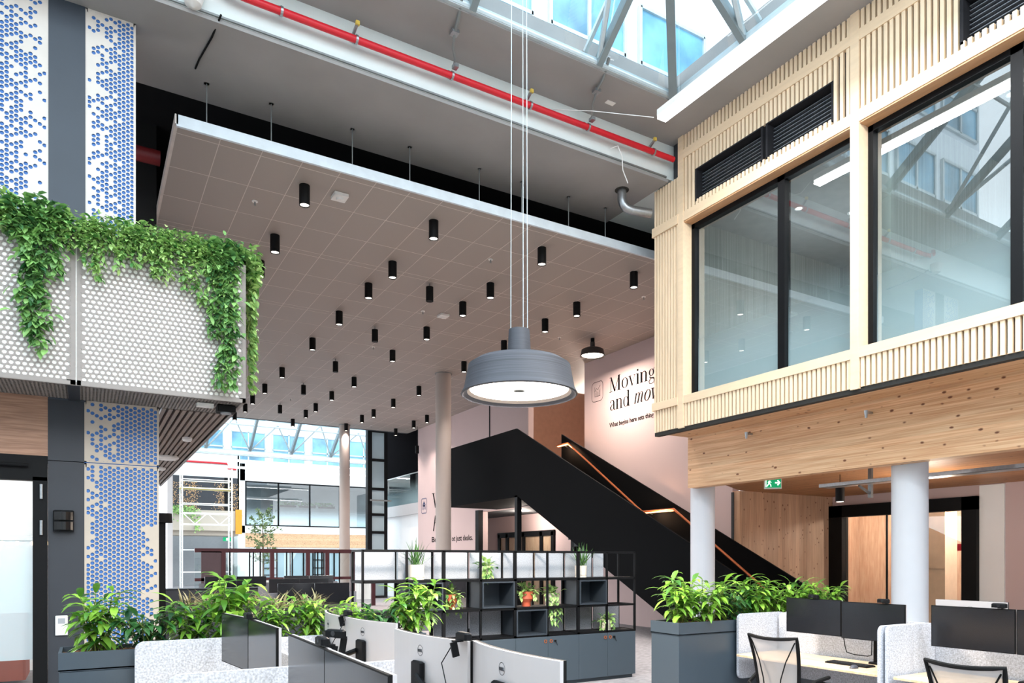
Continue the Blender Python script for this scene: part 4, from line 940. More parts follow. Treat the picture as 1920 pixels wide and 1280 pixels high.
# scaffold tower
sc_ = thing('scaffold_tower', 'white tubular scaffold tower in the far atrium', 'scaffold', (0, 0, 0))
mb = MB()
for x in (4.75, 7.45):
    for y in (45.4, 46.5): mb.tube([(x, y, 0), (x, y, 7.1)], 0.045, 6)
mb.build('posts', P['white_plastic'], sc_)
mb = MB()
for z in (1.0, 2.3, 3.8, 4.45, 5.0, 5.9, 6.4, 7.05):
    for y in (45.4, 46.5): mb.tube([(4.75, y, z), (7.45, y, z)], 0.03, 6)
for x in (4.75, 7.45):
    for k in range(24): mb.tube([(x, 45.4, 0.3*k+0.1), (x, 46.5, 0.3*k+0.1)], 0.02, 5)
mb.build('rungs', P['white_plastic'], sc_)
mb = MB()
for k in range(4): mb.tube([(4.75+k*0.675, 45.4, 3.8 if k % 2 else 4.45), (5.425+k*0.675, 45.4, 4.45 if k % 2 else 3.8)], 0.025, 5)
mb.build('diagonal_braces', P['white_plastic'], sc_)
MB().box(4.7, 7.5, 45.4, 46.5, 5.88, 5.94).build('platform', mat('yellow_board', 'cdbb72', 0.7), sc_)
tag(MB().box(8.35, 8.75, 49.5, 49.58, 3.4, 5.0).build('orange_board', mat('orange_board', 'd98f1f', 0.6)), 'narrow orange board at the end of the far cream balcony', 'board')
# maroon glazed partition
mp_ = thing('glazed_partition', 'maroon framed glazed partition across the far office', 'partition', (0, 0, 0))
mb = MB(); mb.box(3.1, 9.9, 26, 26.12, 1.96, 2.1).box(3.1, 9.9, 26, 26.08, 1.0, 1.1)
mb.build('top_rail', P['maroon'], mp_)
mb = MB()
for x in (4.0, 5.6, 6.85, 7.55, 8.5, 9.3): mb.box(x-0.07, x+0.07, 25.98, 26.1, 0, 2.0)
mb.build('posts', P['maroon'], mp_)
mb = MB()
for x in (4.2, 4.85, 4.97, 5.2, 6.1, 6.3, 7.1, 7.2, 7.35, 8.0, 8.9): mb.box(x-0.02, x+0.02, 26.0, 26.04, 0, 2.0)
mb.build('mullions', P['matte_black'], mp_)
MB().box(3.3, 3.95, 26.0, 26.05, 0, 2.0).build('solid_panel', mat('plum_panel', '5b4a4e', 0.7), mp_)
MB().box(3.1, 9.9, 26.04, 26.045, 0.1, 1.96).build('pane', P['glass'], mp_)
# far doors on ground floor
t = thing('door_4', 'dark framed glass doors on the far ground floor', 'door', kind='structure'); mb = MB()
for x0, x1 in ((11.0, 13.9), (14.6, 17.0), (18.3, 21.0)):
    mb.box(x0, x1, YFAR-0.02, YFAR+0.05, 2.3, 2.45)
    for k in range(4): xx = x0+(x1-x0)*k/3; mb.box(xx-0.05, xx+0.05, YFAR-0.02, YFAR+0.05, 0, 2.4)
    for zz in (0.6, 1.1, 1.7): mb.box(x0, x0+(x1-x0)/3, YFAR-0.02, YFAR+0.05, zz, zz+0.06)
mb.build('door_frame', P['matte_black'], t)
MB().box(11, 21, YFAR+0.06, YFAR+0.09, 0, 2.3).build('pane', P['frost'], t)
# covered furniture
for i, (x, y, w_, h_, lab) in enumerate(((5.6, 30, 1.9, 1.0, 'white dust sheet over furniture behind the maroon partition, left heap'), (8.0, 30.5, 2.2, 0.95, 'white dust sheet over furniture behind the maroon partition, middle heap'), (10.2, 31, 1.6, 0.95, 'white dust sheet over furniture behind the maroon partition, right heap'))):
    mb = MB(); n = 14; rn = random.Random(i)
    vs = []
    for a in range(n+1):
        for b in range(5):
            x_ = -w_/2+w_*a/n; z = h_*(0.85+0.15*math.sin(a*1.3+i))*(1 if 0 < a < n else 0)+rn.uniform(-0.05, 0.05)*(0 < b < 4); z = max(0, z if 0 < b < 4 else 0)
            vs.append((x_, (b-2)*0.3, z))
    mb.add(vs, [(a*5+b, a*5+b+1, (a+1)*5+b+1, (a+1)*5+b) for a in range(n) for b in range(4)])
    o = mb.build('dust_sheet', P['white'], loc=(x, y, 0)); tag(o, lab, 'sheet', 'dust sheets behind the partition')
# tree
t = thing('indoor_tree', 'slender indoor tree with pale green crown in the far atrium', 'tree', (6.4, 31.5, 0))
mb = MB().tube([(0, 0, 0), (0.03, 0, 1.8), (-0.02, 0, 3.5)], [0.05, 0.03, 0.012], 6); rn = random.Random(5)
lf = MB()
for k in range(22):
    z = 1.5+k*0.1; a = k*2.4; r_ = 0.5*(1-((z-2.5)/1.6)**2)+0.1; e = (r_*math.cos(a), r_*math.sin(a), z+0.25); mb.tube([(0, 0, z), e], 0.008, 4)
    for _ in range(34):
        f = rn.uniform(0.25, 1.05); c = Vector((e[0]*f, e[1]*f, z+0.25*f))+Vector([rn.gauss(0, 0.06) for _ in range(3)]); d = Vector([rn.gauss(0, 1) for _ in range(3)]).normalized()*0.13; q = Vector([rn.gauss(0, 1) for _ in range(3)]).normalized()*0.045
        lf.add([c, c+d*0.5+q, c+d, c+d*0.5-q], [(0, 1, 2, 3)])
mb.build('trunk', P['bark'], t); lf.build('foliage', P['treeleaf'], t)
tag(MB().lathe([(0.0, 0), (0.25, 0), (0.32, 0.5), (0.28, 0.5), (0.26, 0.42), (0.0, 0.42)], 20).build('tree_pot', P['grey'], loc=(6.4, 31.5, 0)), 'round grey pot under the slender indoor tree', 'pot')
# far linear lamps
for i, (x0, x1, y, z, lab) in enumerate(((5.5, 17, 44, 7.9, 'highest long linear lamp in the far atrium'), (4.9, 16.5, 42, 7.15, 'middle long linear lamp in the far atrium'), (4.5, 16.5, 43.5, 6.95, 'lowest long linear lamp in the far atrium'))):
    t = linear('linear_lamp', lab, x0, x0, x1, z, 0.14, 0.12, along='x', energy=120, group='linear lamps of the far atrium'); t.location = (x0, y, z)
# far glazed roof: slope rising towards the camera, trusses with V braces
gr = thing('skylight', 'far glazed roof with V shaped braces above the far atrium', 'glazed roof', kind='structure')
MB().box(-2, 34, 50, 50.25, 8.6, 8.95).build('eaves_beam', P['trusswhite'], gr)
MB().quad((-2, 50, 8.9), (34, 50, 8.9), (34, 44, 13.0), (-2, 44, 13.0)).quad((-2, 44, 13.0), (34, 44, 13.0), (34, 32, 13.0), (-2, 32, 13.0)).build('roof_glazing', P['roofglass'], gr)
mb = MB(); b2 = MB()
for k in range(14):
    x = 1.2+k*2.7; mb.bar((x, 50, 8.85), (x, 44, 12.95), 0.14, 0.3)
    b2.tube([(x, 49.8, 8.9), (x-1.35, 47.8, 10.4)] if k % 2 == 0 else [(x, 49.8, 8.9), (x+1.35, 47.8, 10.4)], 0.05, 6); b2.tube([(x, 49.8, 8.9), (x+1.35, 47.5, 10.6)] if k % 2 == 0 else [(x, 49.8, 8.9), (x-1.35, 47.5, 10.6)], 0.05, 6)
for y, z in ((47.8, 10.25), (46.2, 11.3), (44, 12.8)): b2.tube([(-2, y, z), (34, y, z)], 0.06, 6)
mb.build('rafters', P['trussdark'], gr); b2.build('braces', P['trusswhite'], gr)
t = thing('neighbour_building', 'pale building with blue windows seen through the far glazed roof', 'building'); out_facade(t, -6, 44, 57, 8.7, 26, 3.0, 3.2)
struct('wall_far_side', MB().box(26, 26.2, 30, 54.4, 0, 8.9), P['white'], 'right side wall of the far atrium', 'wall')
struct('wall_far_west', MB().box(2.8, 3.0, 32, 54, 0, 8.9), P['white'], 'left side wall of the far atrium', 'wall')
# lift tower with frosted panels
lt = thing('lift_tower', 'black steel lift tower with frosted glass panels behind the grey columns', 'lift', (0, 0, 0))
mb = MB(); mb.box(10.82, 11.02, 31, 31.3, 0, 8.9).box(11.0, 11.6, 31.0, 31.02, 0, 0.1)
mb.build('post', P['black'], lt); MB().box(11.6, 11.75, 31, 31.3, 0, 8.9).build('post', P['black'], lt)
for z in (0.05, 1.5, 2.95, 3.75, 4.9, 6.2, 7.5, 8.8): MB().box(11.02, 11.6, 30.98, 31.06, z-0.06, z+0.06).build('transom', P['black'], lt)
MB().box(11.02, 11.6, 31.03, 31.05, 0.1, 8.8).build('frosted_panel', P['frost'], lt)
MB().box(10.9, 11.9, 30.9, 30.96, 4.35, 4.42).build('handrail', P['dull'], lt)
# lift lobby (dark) and gallery beyond the pink wall
struct('wall_lobby', MB().box(14.8, 15.0, 28.9, 33.2, 4.2, 9.0).box(12.4, 15, 33.1, 33.3, 4.2, 9).box(12.4, 15, 28.9, 33.3, 8.6, 9.0), P['void'], 'very dark wall of the upper lift lobby', 'wall')
t = thing('door_5', 'pair of pale lift doors in the dark upper lobby', 'door', kind='structure'); MB().box(14.72, 14.79, 30.2, 30.85, 4.2, 6.5).build('door_leaf', P['frost'], t); MB().box(14.72, 14.79, 31.0, 31.6, 4.2, 6.5).build('door_leaf', P['frost'], t)
struct('trim_8', MB().box(12.3, 12.5, 28.8, 33.3, 3.72, 4.2), P['silver'], 'pale fascia under the glass balustrade of the lift lobby', 'trim')
struct('floor_lobby', MB().box(12.5, 15, 28.8, 33.3, 3.9, 4.2), P['darkwall'], 'floor of the upper lift lobby', 'floor')
struct('wall_lobby_lower', MB().box(12.45, 12.6, 28.8, 36, 0, 3.72), P['white'], 'pale blue white wall under the lift lobby', 'wall')
t = thing('glass_balustrade', 'glass balustrade with frosted foot in front of the dark lift lobby', 'balustrade', (0, 0, 0)); MB().box(12.36, 12.38, 28.85, 33.2, 4.2, 5.5).build('pane', P['glass'], t); MB().quad((12.35, 28.85, 4.2), (12.35, 33.2, 4.2), (12.35, 33.2, 5.4), (12.35, 28.85, 5.4)).build('privacy_film', film('balustrade_film', 4.2, 5.3, (0.3, 0.4, 0.42)), t); MB().box(12.34, 12.4, 28.85, 33.2, 5.5, 5.54).build('handrail', P['steel'], t)
t = thing('hanging_cylinder_lamp', 'small black cylinder lamp hanging on a rod beside the pink wall end', 'lamp', (12.0, 28.2, 6.2)); MB().tube([(0, 0, 0.3), (0, 0, 1.13)], 0.01, 5).build('rod', P['black'], t); MB().cyl((0, 0, 0), 0.08, 0.32, 14).build('housing', P['matte_black'], t)
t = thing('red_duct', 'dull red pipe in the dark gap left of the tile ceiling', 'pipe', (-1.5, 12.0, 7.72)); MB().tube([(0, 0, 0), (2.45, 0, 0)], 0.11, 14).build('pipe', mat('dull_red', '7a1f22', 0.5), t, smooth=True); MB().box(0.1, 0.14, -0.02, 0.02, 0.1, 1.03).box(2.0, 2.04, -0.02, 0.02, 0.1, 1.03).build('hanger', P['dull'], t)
# ------------------------------------------------------------------ UNDER-CEILING SERVICES
t = thing('cable_tray', 'galvanised perforated cable tray under the spruce ceiling', 'cable tray', (0, 0, 0))
mb = MB(); mb.box(10.72, 11.0, -4, 7.9, 2.93, 2.935).box(10.72, 10.73, -4, 7.9, 2.93, 2.99).box(10.99, 11.0, -4, 7.9, 2.93, 2.99); mb.build('tray', P['steel'], t)
for y in (7.15, 4.35):
    m_ = MB().box(10.98, 11.03, y-0.03, y+0.03, 2.72, 3.22); m_.build('hanger', P['dull'], t); MB().bar((10.7, y, 2.9), (11.0, y, 2.78), 0.03, 0.03).build('bracket', P['dull'], t)
for (x, y, z, lab) in ((11.5, 8.05, 2.72, 'black cylinder lamp under the cable tray, left of the pale round column'), (10.9, 4.0, 2.55, 'black cylinder lamp at the right photo edge under the cable tray')):
    t = thing('cylinder_lamp', lab, 'lamp', (x, y, z), group='black cylinder lamps under the spruce ceiling'); MB().cyl((0, 0, 0.02), 0.075, 0.28, 20).build('housing', P['matte_black'], t, smooth=True); MB().disc((0, 0, 0.015), 0.06, 20).build('lens', P['lamp'], t); MB().tube([(0, 0, 0.3), (0, 0, 3.22-z)], 0.006, 5).build('cord', P['black'], t)
    l = bpy.data.lights.new('lamp', 'SPOT'); l.energy = 200; l.color = (1, 0.85, 0.72); l.spot_size = math.radians(110); l.spot_blend = 0.6
    lo = bpy.data.objects.new('lamp', l); C.objects.link(lo); lo.parent = t
t = thing('exit_sign', 'green emergency exit sign with running figure and arrow under the spruce beam', 'sign', (9.78, 8.08, 2.88), rz=-math.radians(35))
MB().bbox(-0.14, 0.14, -0.015, 0.015, 0, 0.2, 0.004).build('housing', P['white_plastic'], t); MB().box(-0.125, 0.125, -0.018, -0.0155, 0.02, 0.18).build('panel', P['green'], t)
mb = MB(); f = lambda u, v: (u, -0.0195, v)
ribbon(mb, [(0.03, 0.1, 0.022), (0.1, 0.1, 0.022)], f); ribbon(mb, [(0.07, 0.14, 0.02), (0.108, 0.1, 0.02), (0.07, 0.06, 0.02)], f)
ribbon(mb, [(-0.115, 0.17, 0.012), (-0.115, 0.03, 0.012)], f); ribbon(mb, [(-0.115, 0.165, 0.012), (-0.07, 0.165, 0.012)], f)
ribbon(mb, [(-0.06, 0.13, 0.024), (-0.065, 0.09, 0.02), (-0.085, 0.065, 0.014), (-0.1, 0.04, 0.012)], f); ribbon(mb, [(-0.065, 0.09, 0.016), (-0.04, 0.07, 0.014), (-0.035, 0.035, 0.012)], f); ribbon(mb, [(-0.085, 0.105, 0.01), (-0.06, 0.125, 0.012), (-0.03, 0.105, 0.01)], f)
ribbon(mb, [(-0.052, 0.142, 0.02), (-0.052, 0.16, 0.02)], f)
mb.build('pictogram', P['signwhite'], t)
MB().tube([(0, 0, 0.2), (0, 0, 0.34)], 0.008, 6).build('hanger', P['dull'], t)
for (y, z, lab) in ((8.0, 3.72, 'small steel sprinkler nozzle on the left part of the spruce beam'), (5.95, 3.7, 'small steel sprinkler nozzle on the right part of the spruce beam')):
    t = thing('sprinkler_nozzle', lab, 'sprinkler', (9.19, y, z), group='nozzles on the spruce beam'); MB().tube([(0, 0, 0), (-0.13, 0, 0)], 0.018, 8).build('pipe', P['steel'], t); MB().tube([(-0.13, 0, 0.02), (-0.13, 0, -0.08)], [0.028, 0.015], 8).build('nozzle', P['steel'], t)
# lights inside the upstairs rooms
for i, (x, y, lab) in enumerate(((10.2, 7.9, 'round recessed light in the upstairs room nearest the corner'), (11.1, 7.55, 'faint recessed light deeper in the corner upstairs room'), (10.0, 6.4, 'round recessed light near the middle facade post'), (10.6, 6.1, 'faint recessed light near the middle facade post'), (10.0, 4.6, 'round recessed light behind the right facade window'), (10.5, 4.45, 'faint recessed light behind the right facade window'))):
    t = thing('recessed_light', lab, 'ceiling light', (x, y, 7.55), group='recessed lights of the upstairs rooms'); MB().disc((0, 0, -0.006), 0.05 if i % 2 == 0 else 0.04, 16).build('lens', P['led'], t); MB().lathe([(0.05, -0.006), (0.07, -0.01), (0.07, 0)], 16).build('bezel', P['white_plastic'], t)
plight('upstairs_light', (10.8, 7.5, 6.0), 75, (0.9, 0.95, 1), 0.4); plight('upstairs_light', (10.8, 3.5, 6.0), 60, (0.9, 0.95, 1), 0.4); plight('upstairs_light', (10.2, -1, 7.2), 25, (0.9, 0.95, 1), 0.2)
t = thing('wall_screen', 'dark wall screen inside the corner upstairs room', 'screen', (12.93, 6.6, 4.9)); MB().bbox(0, 0.06, 0, 1.3, 0, 0.8, 0.006).build('screen', P['screen'], t)
t = thing('floor_lamp', 'black post lamp with drum head behind the perforated pillar', 'lamp', (1.0, 12.3, 0)); MB().box(-0.05, 0.05, -0.05, 0.05, 0, 2.3).build('pole', P['matte_black'], t); MB().lathe([(0.15, 2.28), (0.14, 2.42)], 24).disc((0, 0, 2.42), 0.14, 24, True).disc((0, 0, 2.28), 0.15, 24).build('lamp_shade', P['matte_black'], t, smooth=True)
# ------------------------------------------------------------------ PLANTS
def leaf(mb, p, d, L, W, droop=0.5, roll=0.0, seg=4, fold=0.25):
    """pointed leaf blade: starts at p, heads along d, bends down by droop"""
    p = Vector(p); d = Vector(d).normalized(); vs = []; fs = []
    side = d.cross(Vector((0, 0, 1)))
    if side.length < 1e-3: side = Vector((1, 0, 0))
    side.normalize(); side = Matrix.Rotation(roll, 3, d) @ side
    cur = p.copy(); dirn = d.copy(); n = seg
    for i in range(n+1):
        s = i/n; wd = W*0.5*(math.sin(PI*min(1, s*0.92+0.08))**0.8)*(1.0 if s < 0.6 else (1-(s-0.6)*0.9))
        if i == n: wd = 0.0008
        up = side.cross(dirn).normalized()
        vs += [cur-side*wd+up*wd*fold, cur, cur+side*wd+up*wd*fold]
        dirn = (dirn+Vector((0, 0, -droop/n))).normalized(); cur = cur+dirn*(L/n)
    for i in range(n):
        a = i*3; fs += [(a, a+1, a+4, a+3), (a+1, a+2, a+5, a+4)]
    mb.add(vs, fs)
def bush_meshes(seed, h=0.46, spread=0.24, stems=6, L=0.18, W=0.048, big=False):
    rn = random.Random(seed); lf = MB(); stm = MB()
    for k in range(stems):
        a = 2*PI*k/stems+rn.uniform(-0.4, 0.4); r_ = spread*rn.uniform(0.15, 1.0); hh = h*rn.uniform(0.62, 1.05)
        b = Vector((0.3*r_*math.cos(a), 0.3*r_*math.sin(a), 0)); e = Vector((r_*math.cos(a), r_*math.sin(a), hh)); m = (b+e)/2+Vector((0.02*rn.gauss(0, 1), 0.02*rn.gauss(0, 1), 0.03))
        stm.tube([b, m, e], [0.006, 0.005, 0.003], 5)
        n = int(hh/0.024); ph = rn.uniform(0, 6.3)
        for i in range(n):
            s = 0.18+0.82*i/(n-1); q = b.lerp(m, s*2) if s < 0.5 else m.lerp(e, s*2-1)
            an = ph+i*2.4; el = rn.uniform(0.0, 0.55)+0.45*max(0, s-0.85)/0.15
            dd = Vector((math.cos(an)*math.cos(el), math.sin(an)*math.cos(el), math.sin(el)))
            leaf(lf, q, dd, L*rn.uniform(0.7, 1.15), W*rn.uniform(0.8, 1.25), rn.uniform(0.7, 1.5))
    if big:
        for k in range(4):
            an = rn.uniform(0, 6.3); el = rn.uniform(0.5, 1.2); q = Vector((rn.gauss(0, 0.05), rn.gauss(0, 0.05), 0.1)); dd = Vector((math.cos(an)*math.cos(el), math.sin(an)*math.cos(el), math.sin(el)))
            t_ = q+dd*rn.uniform(0.15, 0.3); stm.tube([q, t_], 0.004, 5); leaf(lf, t_, dd, 0.17, 0.08, 1.0)
    return lf, stm
BUSH = []
for s, (m_, big) in enumerate((('leaf', False), ('leaf_deep', True), ('leaf', True), ('leaf', False))):
    lf, stm = bush_meshes(s+11, h=(0.44, 0.36, 0.47, 0.40)[s], stems=(11, 9, 12, 11)[s], big=big)
    a = lf.build('foliage', P[m_], smooth=True); b = stm.build('stems', P['stem']); BUSH.append((a.data, b.data)); bpy.data.objects.remove(a); bpy.data.objects.remove(b)
def bush(kind, loc, rz, sc, label, group, name='leafy_plant'):
    t = thing(name, label, 'plant', loc, rz, group); t.scale = (sc,)*3
    for nm, me in zip(('foliage', 'stems'), BUSH[kind]):
        o = bpy.data.objects.new(nm, me); C.objects.link(o); o.parent = t
    return t
# planters
def planter(name, label, x0, x1, y0, y1, h, mt):
    t = thing(name, label, 'planter', (x0, y0, 0)); w_, d_ = x1-x0, y1-y0
    MB().bbox(0.004, w_-0.004, 0.004, d_-0.004, 0, h-0.136, 0.004).build('cabinet', mt, t)
    mb = MB().box(0, w_, 0, 0.02, h-0.13, h).box(0, w_, d_-0.02, d_, h-0.13, h).box(0, 0.02, 0.02, d_-0.02, h-0.13, h).box(w_-0.02, w_, 0.02, d_-0.02, h-0.13, h).box(0, w_, 0, d_, h-0.134, h-0.12)
    mb.build('planting_box', mt, t)
    rn = random.Random(int(x0*10)+3); nx, ny = max(6, int(w_/0.04)), 10; vs = []
    for i in range(nx+1):
        for j in range(ny+1): vs.append((0.02+(w_-0.04)*i/nx, 0.02+(d_-0.04)*j/ny, h-0.035+rn.uniform(-0.012, 0.012)))
    MB().add(vs, [(i*(ny+1)+j, (i+1)*(ny+1)+j, (i+1)*(ny+1)+j+1, i*(ny+1)+j+1) for i in range(nx) for j in range(ny)]).build('bark_mulch', P['soil'], t)
    return t
planter('planter_box', 'long blue grey planter cabinet at the lower left in front of the door', -0.17, 2.62, 5.95, 6.38, 1.05, P['bluegrey'])
planter('planter_box', 'blue grey planter cabinet beside the mesh chair on the right', 5.27, 8.2, 5.54, 5.97, 1.05, P['bluegrey'])
rn = random.Random(2)
Llab = ['leafy green plant at the left end of the lower left planter', 'second leafy plant from the left in the lower left planter', 'third leafy plant from the left in the lower left planter', 'tall leafy plant behind the left edge of the first dark monitor', 'fifth leafy plant from the left in the lower left planter', 'leafy plant behind the gap between the dark monitors', 'seventh leafy plant from the left in the lower left planter', 'broad leaved plant behind the silver curved monitor', 'leafy plant at the right end of the lower left planter']
for i, lab in enumerate(Llab):
    bush([0, 1, 3, 2, 0, 2, 3, 1, 2][i], (0.08+i*0.315, 6.16+rn.uniform(-0.06, 0.06), 1.01), rn.uniform(0, 6.3), [1.0, 0.9, 0.92, 1.12, 0.78, 0.74, 0.76, 0.8, 1.0][i], lab, 'leafy plants of the lower left planter')
Rlab = ['leafy plant at the front left corner of the right planter', 'tall leafy plant in front of the pale round column foot', 'dark broad leaved plant above the right planter corner', 'leafy plant in front of the black stair side', 'fifth leafy plant from the left in the right planter', 'sixth leafy plant from the left in the right planter', 'leafy plant in front of the spruce wall', 'leafy plant at the right end of the right planter above the monitors']
for i, lab in enumerate(Rlab):
    bush([0, 3, 1, 2, 0, 3, 0, 3][i], (5.5+i*0.355, 5.76+rn.uniform(-0.05, 0.05), 1.01), rn.uniform(0, 6.3), [1.12, 1.15, 0.95, 1.0, 1.0, 0.85, 0.95, 0.92][i], lab, 'leafy plants of the right planter')
for k in range(3):
    pass

# trailing plants on the balcony
def trailing(seed, width, top, drops, mat_, dens=1.0, L=0.075, side=False):
    """leaves spill over an edge at the local origin; front is -Y; drops = [(x, length)]"""
    rn = random.Random(seed); lf = MB(); st_ = MB()
    n = int(420*width*dens/0.45)
    for _ in range(n):
        x = rn.uniform(-width/2, width/2); t_ = rn.random(); z = rn.uniform(-0.05-0.28*rn.random(), top)*(1-0.3*abs(x/width)); y = rn.uniform(-0.1, 0.22)-0.02
        if z < 0: y = rn.uniform(-0.12, -0.02)
        an = rn.uniform(0, 6.3); el = rn.uniform(-0.5, 0.9); dd = Vector((math.cos(an)*math.cos(el), math.sin(an)*math.cos(el)-0.35, math.sin(el)))
        leaf(lf, (x, y, z), dd, L*rn.uniform(0.7, 1.3), L*0.52*rn.uniform(0.8, 1.2), rn.uniform(0.4, 1.3), rn.uniform(-0.6, 0.6), 3)
    for dx, ln in drops:
        p = [Vector((dx, 0.05, 0.05)), Vector((dx, -0.06, 0.03))]; x = dx; k = max(3, int(ln/0.07)); ph = rn.uniform(0, 6)
        for i in range(1, k+1): x = dx+0.03*math.sin(ph+i*0.7); p.append(Vector((x, -0.045-0.02*math.sin(i), 0.03-ln*i/k)))
        st_.tube(p, 0.003, 4)
        wsp = 0.05 if ln < 0.7 else 0.085
        for i in range(int(ln/(0.011 if ln >= 0.7 else 0.009)*dens)):
            s = rn.random()**0.9; z = -ln*s; q = Vector((dx+0.03*math.sin(ph+s*k*0.7)+rn.gauss(0, wsp*0.7*(1-0.45*s)), -0.05+rn.uniform(-0.05, 0.02), z))
            an = rn.uniform(0, 6.3); dd = Vector((math.cos(an), -0.5, rn.uniform(-1.0, 0.3)))
            leaf(lf, q, dd, L*rn.uniform(0.75, 1.35), L*0.6*rn.uniform(0.8, 1.2), 0.9, rn.uniform(-0.8, 0.8), 3)
    return lf, st_
# (x, width, mass height, drops, deep?, leaf size, label)
TV = [(-0.85, 0.45, 0.22, [(0, 0.25)], 0, 0.08, 'trailing plant on the balcony edge beyond the left photo edge'),
      (-0.45, 0.5, 0.18, [(0.0, 1.35), (0.06, 1.2), (-0.08, 0.85), (0.16, 0.6), (-0.02, 1.25)], 1, 0.10, 'long dense trailing vine hanging down the balcony at the left'),
      (-0.10, 0.42, 0.10, [(0.08, 0.42), (0.15, 0.48), (-0.05, 0.3)], 0, 0.065, 'light green trailing plant over the balcony panel seam'),
      (0.25, 0.45, 0.14, [(-0.12, 0.55), (0.1, 0.3), (0.02, 0.4)], 0, 0.065, 'light trailing plant just right of the balcony panel seam'),
      (0.58, 0.45, 0.16, [(-0.1, 0.35), (0.12, 0.45), (0.02, 0.42)], 0, 0.07, 'bushy trailing plant in the middle of the balcony edge'),
      (0.90, 0.45, 0.13, [(0.0, 0.5), (0.14, 0.62), (-0.14, 0.4)], 0, 0.065, 'fine leaved trailing plant right of the balcony middle'),
      (1.15, 0.35, 0.12, [(0.0, 0.65), (0.1, 0.55)], 0, 0.06, 'fine leaved trailing plant beside the long right vine'),
      (1.33, 0.36, 0.17, [(-0.03, 1.5), (0.04, 1.35), (-0.1, 0.95), (0.0, 0.8), (0.07, 1.5)], 1, 0.09, 'long dense trailing vine hanging near the balcony corner')]
for i, (x, wd_, tp, dr_, deep, L_, lab) in enumerate(TV):
    t = thing('trailing_plant', lab, 'plant', (x, YB-0.02, ZB1+0.02), group='trailing plants on the balcony edge')
    lf, st_ = trailing(40+i, wd_, tp, dr_, None, 1.25, L_)
    lf.build('foliage', P['ivy_deep' if deep else 'ivy'], t, smooth=True); st_.build('stems', P['stem'], t)
t = thing('trailing_plant', 'trailing plant hanging round the balcony corner in front of the ceiling', 'plant', (XB+0.03, 8.85, ZB1+0.02), rz=PI/2, group='trailing plants on the balcony edge')
lf, st_ = trailing(60, 0.5, 0.17, [(-0.05, 1.45), (0.1, 1.1), (0.2, 0.75), (0.0, 0.9)], None, 1.3, 0.08); lf.build('foliage', P['ivy'], t, smooth=True); st_.build('stems', P['stem'], t)

# ------------------------------------------------------------------ SHELVING UNIT
SY, SD = 8.13, 0.40
bx = [2.78, 3.82, 4.85, 5.87, 6.88]
cols = [2.78, 3.33, 3.82, 4.34, 4.85, 5.36, 5.87, 6.37, 6.88]
zr = [0.676, 1.06, 1.44, 1.815]
cb = thing('cabinet_row', 'long blue grey cupboard row with copper ringed locks under the shelves', 'cabinet', (2.78, SY, 0))
MB().box(0, 4.10, 0.012, SD, 0.05, 0.676).box(0.02, 4.08, 0.04, SD-0.02, 0, 0.05).build('carcass', P['bluegrey'], cb)
for i in range(8):
    a, b = cols[i]-2.78, cols[i+1]-2.78
    dd = MB().bbox(a+0.002, b-0.002, -0.01, 0.012, 0.055, 0.672, 0.002).build('door', P['bluegrey'], cb)
    hx = b-0.045 if i % 2 == 0 else a+0.045
    mb = MB()
    n = 16
    vs = []
    for r_, y_ in ((0.024, -0.011), (0.024, -0.017), (0.014, -0.017), (0.014, -0.011)):
        vs += [(hx+r_*math.cos(2*PI*k/n), y_, 0.61+r_*math.sin(2*PI*k/n)) for k in range(n)]
    mb.add(vs, [(j*n+k, j*n+(k+1) % n, (j+1)*n+(k+1) % n, (j+1)*n+k) for j in range(3) for k in range(n)])
    mb.build('ring_pull', P['copper'], dd)
    if i % 2 == 1:
        mb = MB(); mb.bbox(hx+0.05, hx+0.075, -0.035, -0.01, 0.6, 0.625, 0.004).bar((hx+0.07, -0.03, 0.6), (hx+0.09, -0.035, 0.55), 0.012, 0.004); mb.build('key', P['matte_black'], dd)
sh = thing('grid_shelving', 'black metal grid shelving with felt backs standing on the cupboard row', 'shelving', (0, 0, 0))
mb = MB(); tk = 0.013
for yy in (SY+tk, SY+SD-tk):
    for x in cols: 
        wdt = 0.022 if x in bx[1:4] else tk
        mb.box(x-wdt, x+wdt, yy-tk, yy+tk, 0.676, 1.815)
    for z in zr[1:]+[0.690]: mb.box(cols[0], cols[-1], yy-tk, yy+tk, z-tk, z+tk)
for x in cols:
    for z in zr[1:]+[0.690]: mb.box(x-tk, x+tk, SY+tk, SY+SD-tk, z-tk, z+tk)
mb.build('grid_frame', P['black'], sh)
for i in range(8):
    for j, z in enumerate(zr[:3]):
        if (i, j) in ((7, 1),): continue
        MB().box(cols[i]+tk, cols[i+1]-tk, SY+0.01, SY+SD-0.01, z+0.012, z+0.02).build('shelf_board', P['black'], sh)
for i in range(8):
    if i < 7 or True:
        MB().box(cols[i]+0.02, cols[i+1]-0.02, SY+SD-0.05, SY+SD-0.035, 1.46, 1.80).build('felt_panel', P['felt_shelf'], sh) if i != 7 else MB().box(cols[i]+0.02, cols[i]+0.2, SY+SD-0.05, SY+SD-0.035, 1.46, 1.80).build('felt_panel', P['felt_shelf'], sh)
for i in (0, 2, 3, 6, 7): MB().box(cols[i]+0.02, cols[i+1]-0.02, SY+SD-0.05, SY+SD-0.035, 0.70, 1.045).build('felt_panel', P['felt_dark'], sh)
for i in (5,): MB().box(cols[i]+0.02, cols[i+1]-0.02, SY+SD-0.05, SY+SD-0.035, 0.70, 1.045).build('felt_panel', P['felt_dark'], sh)
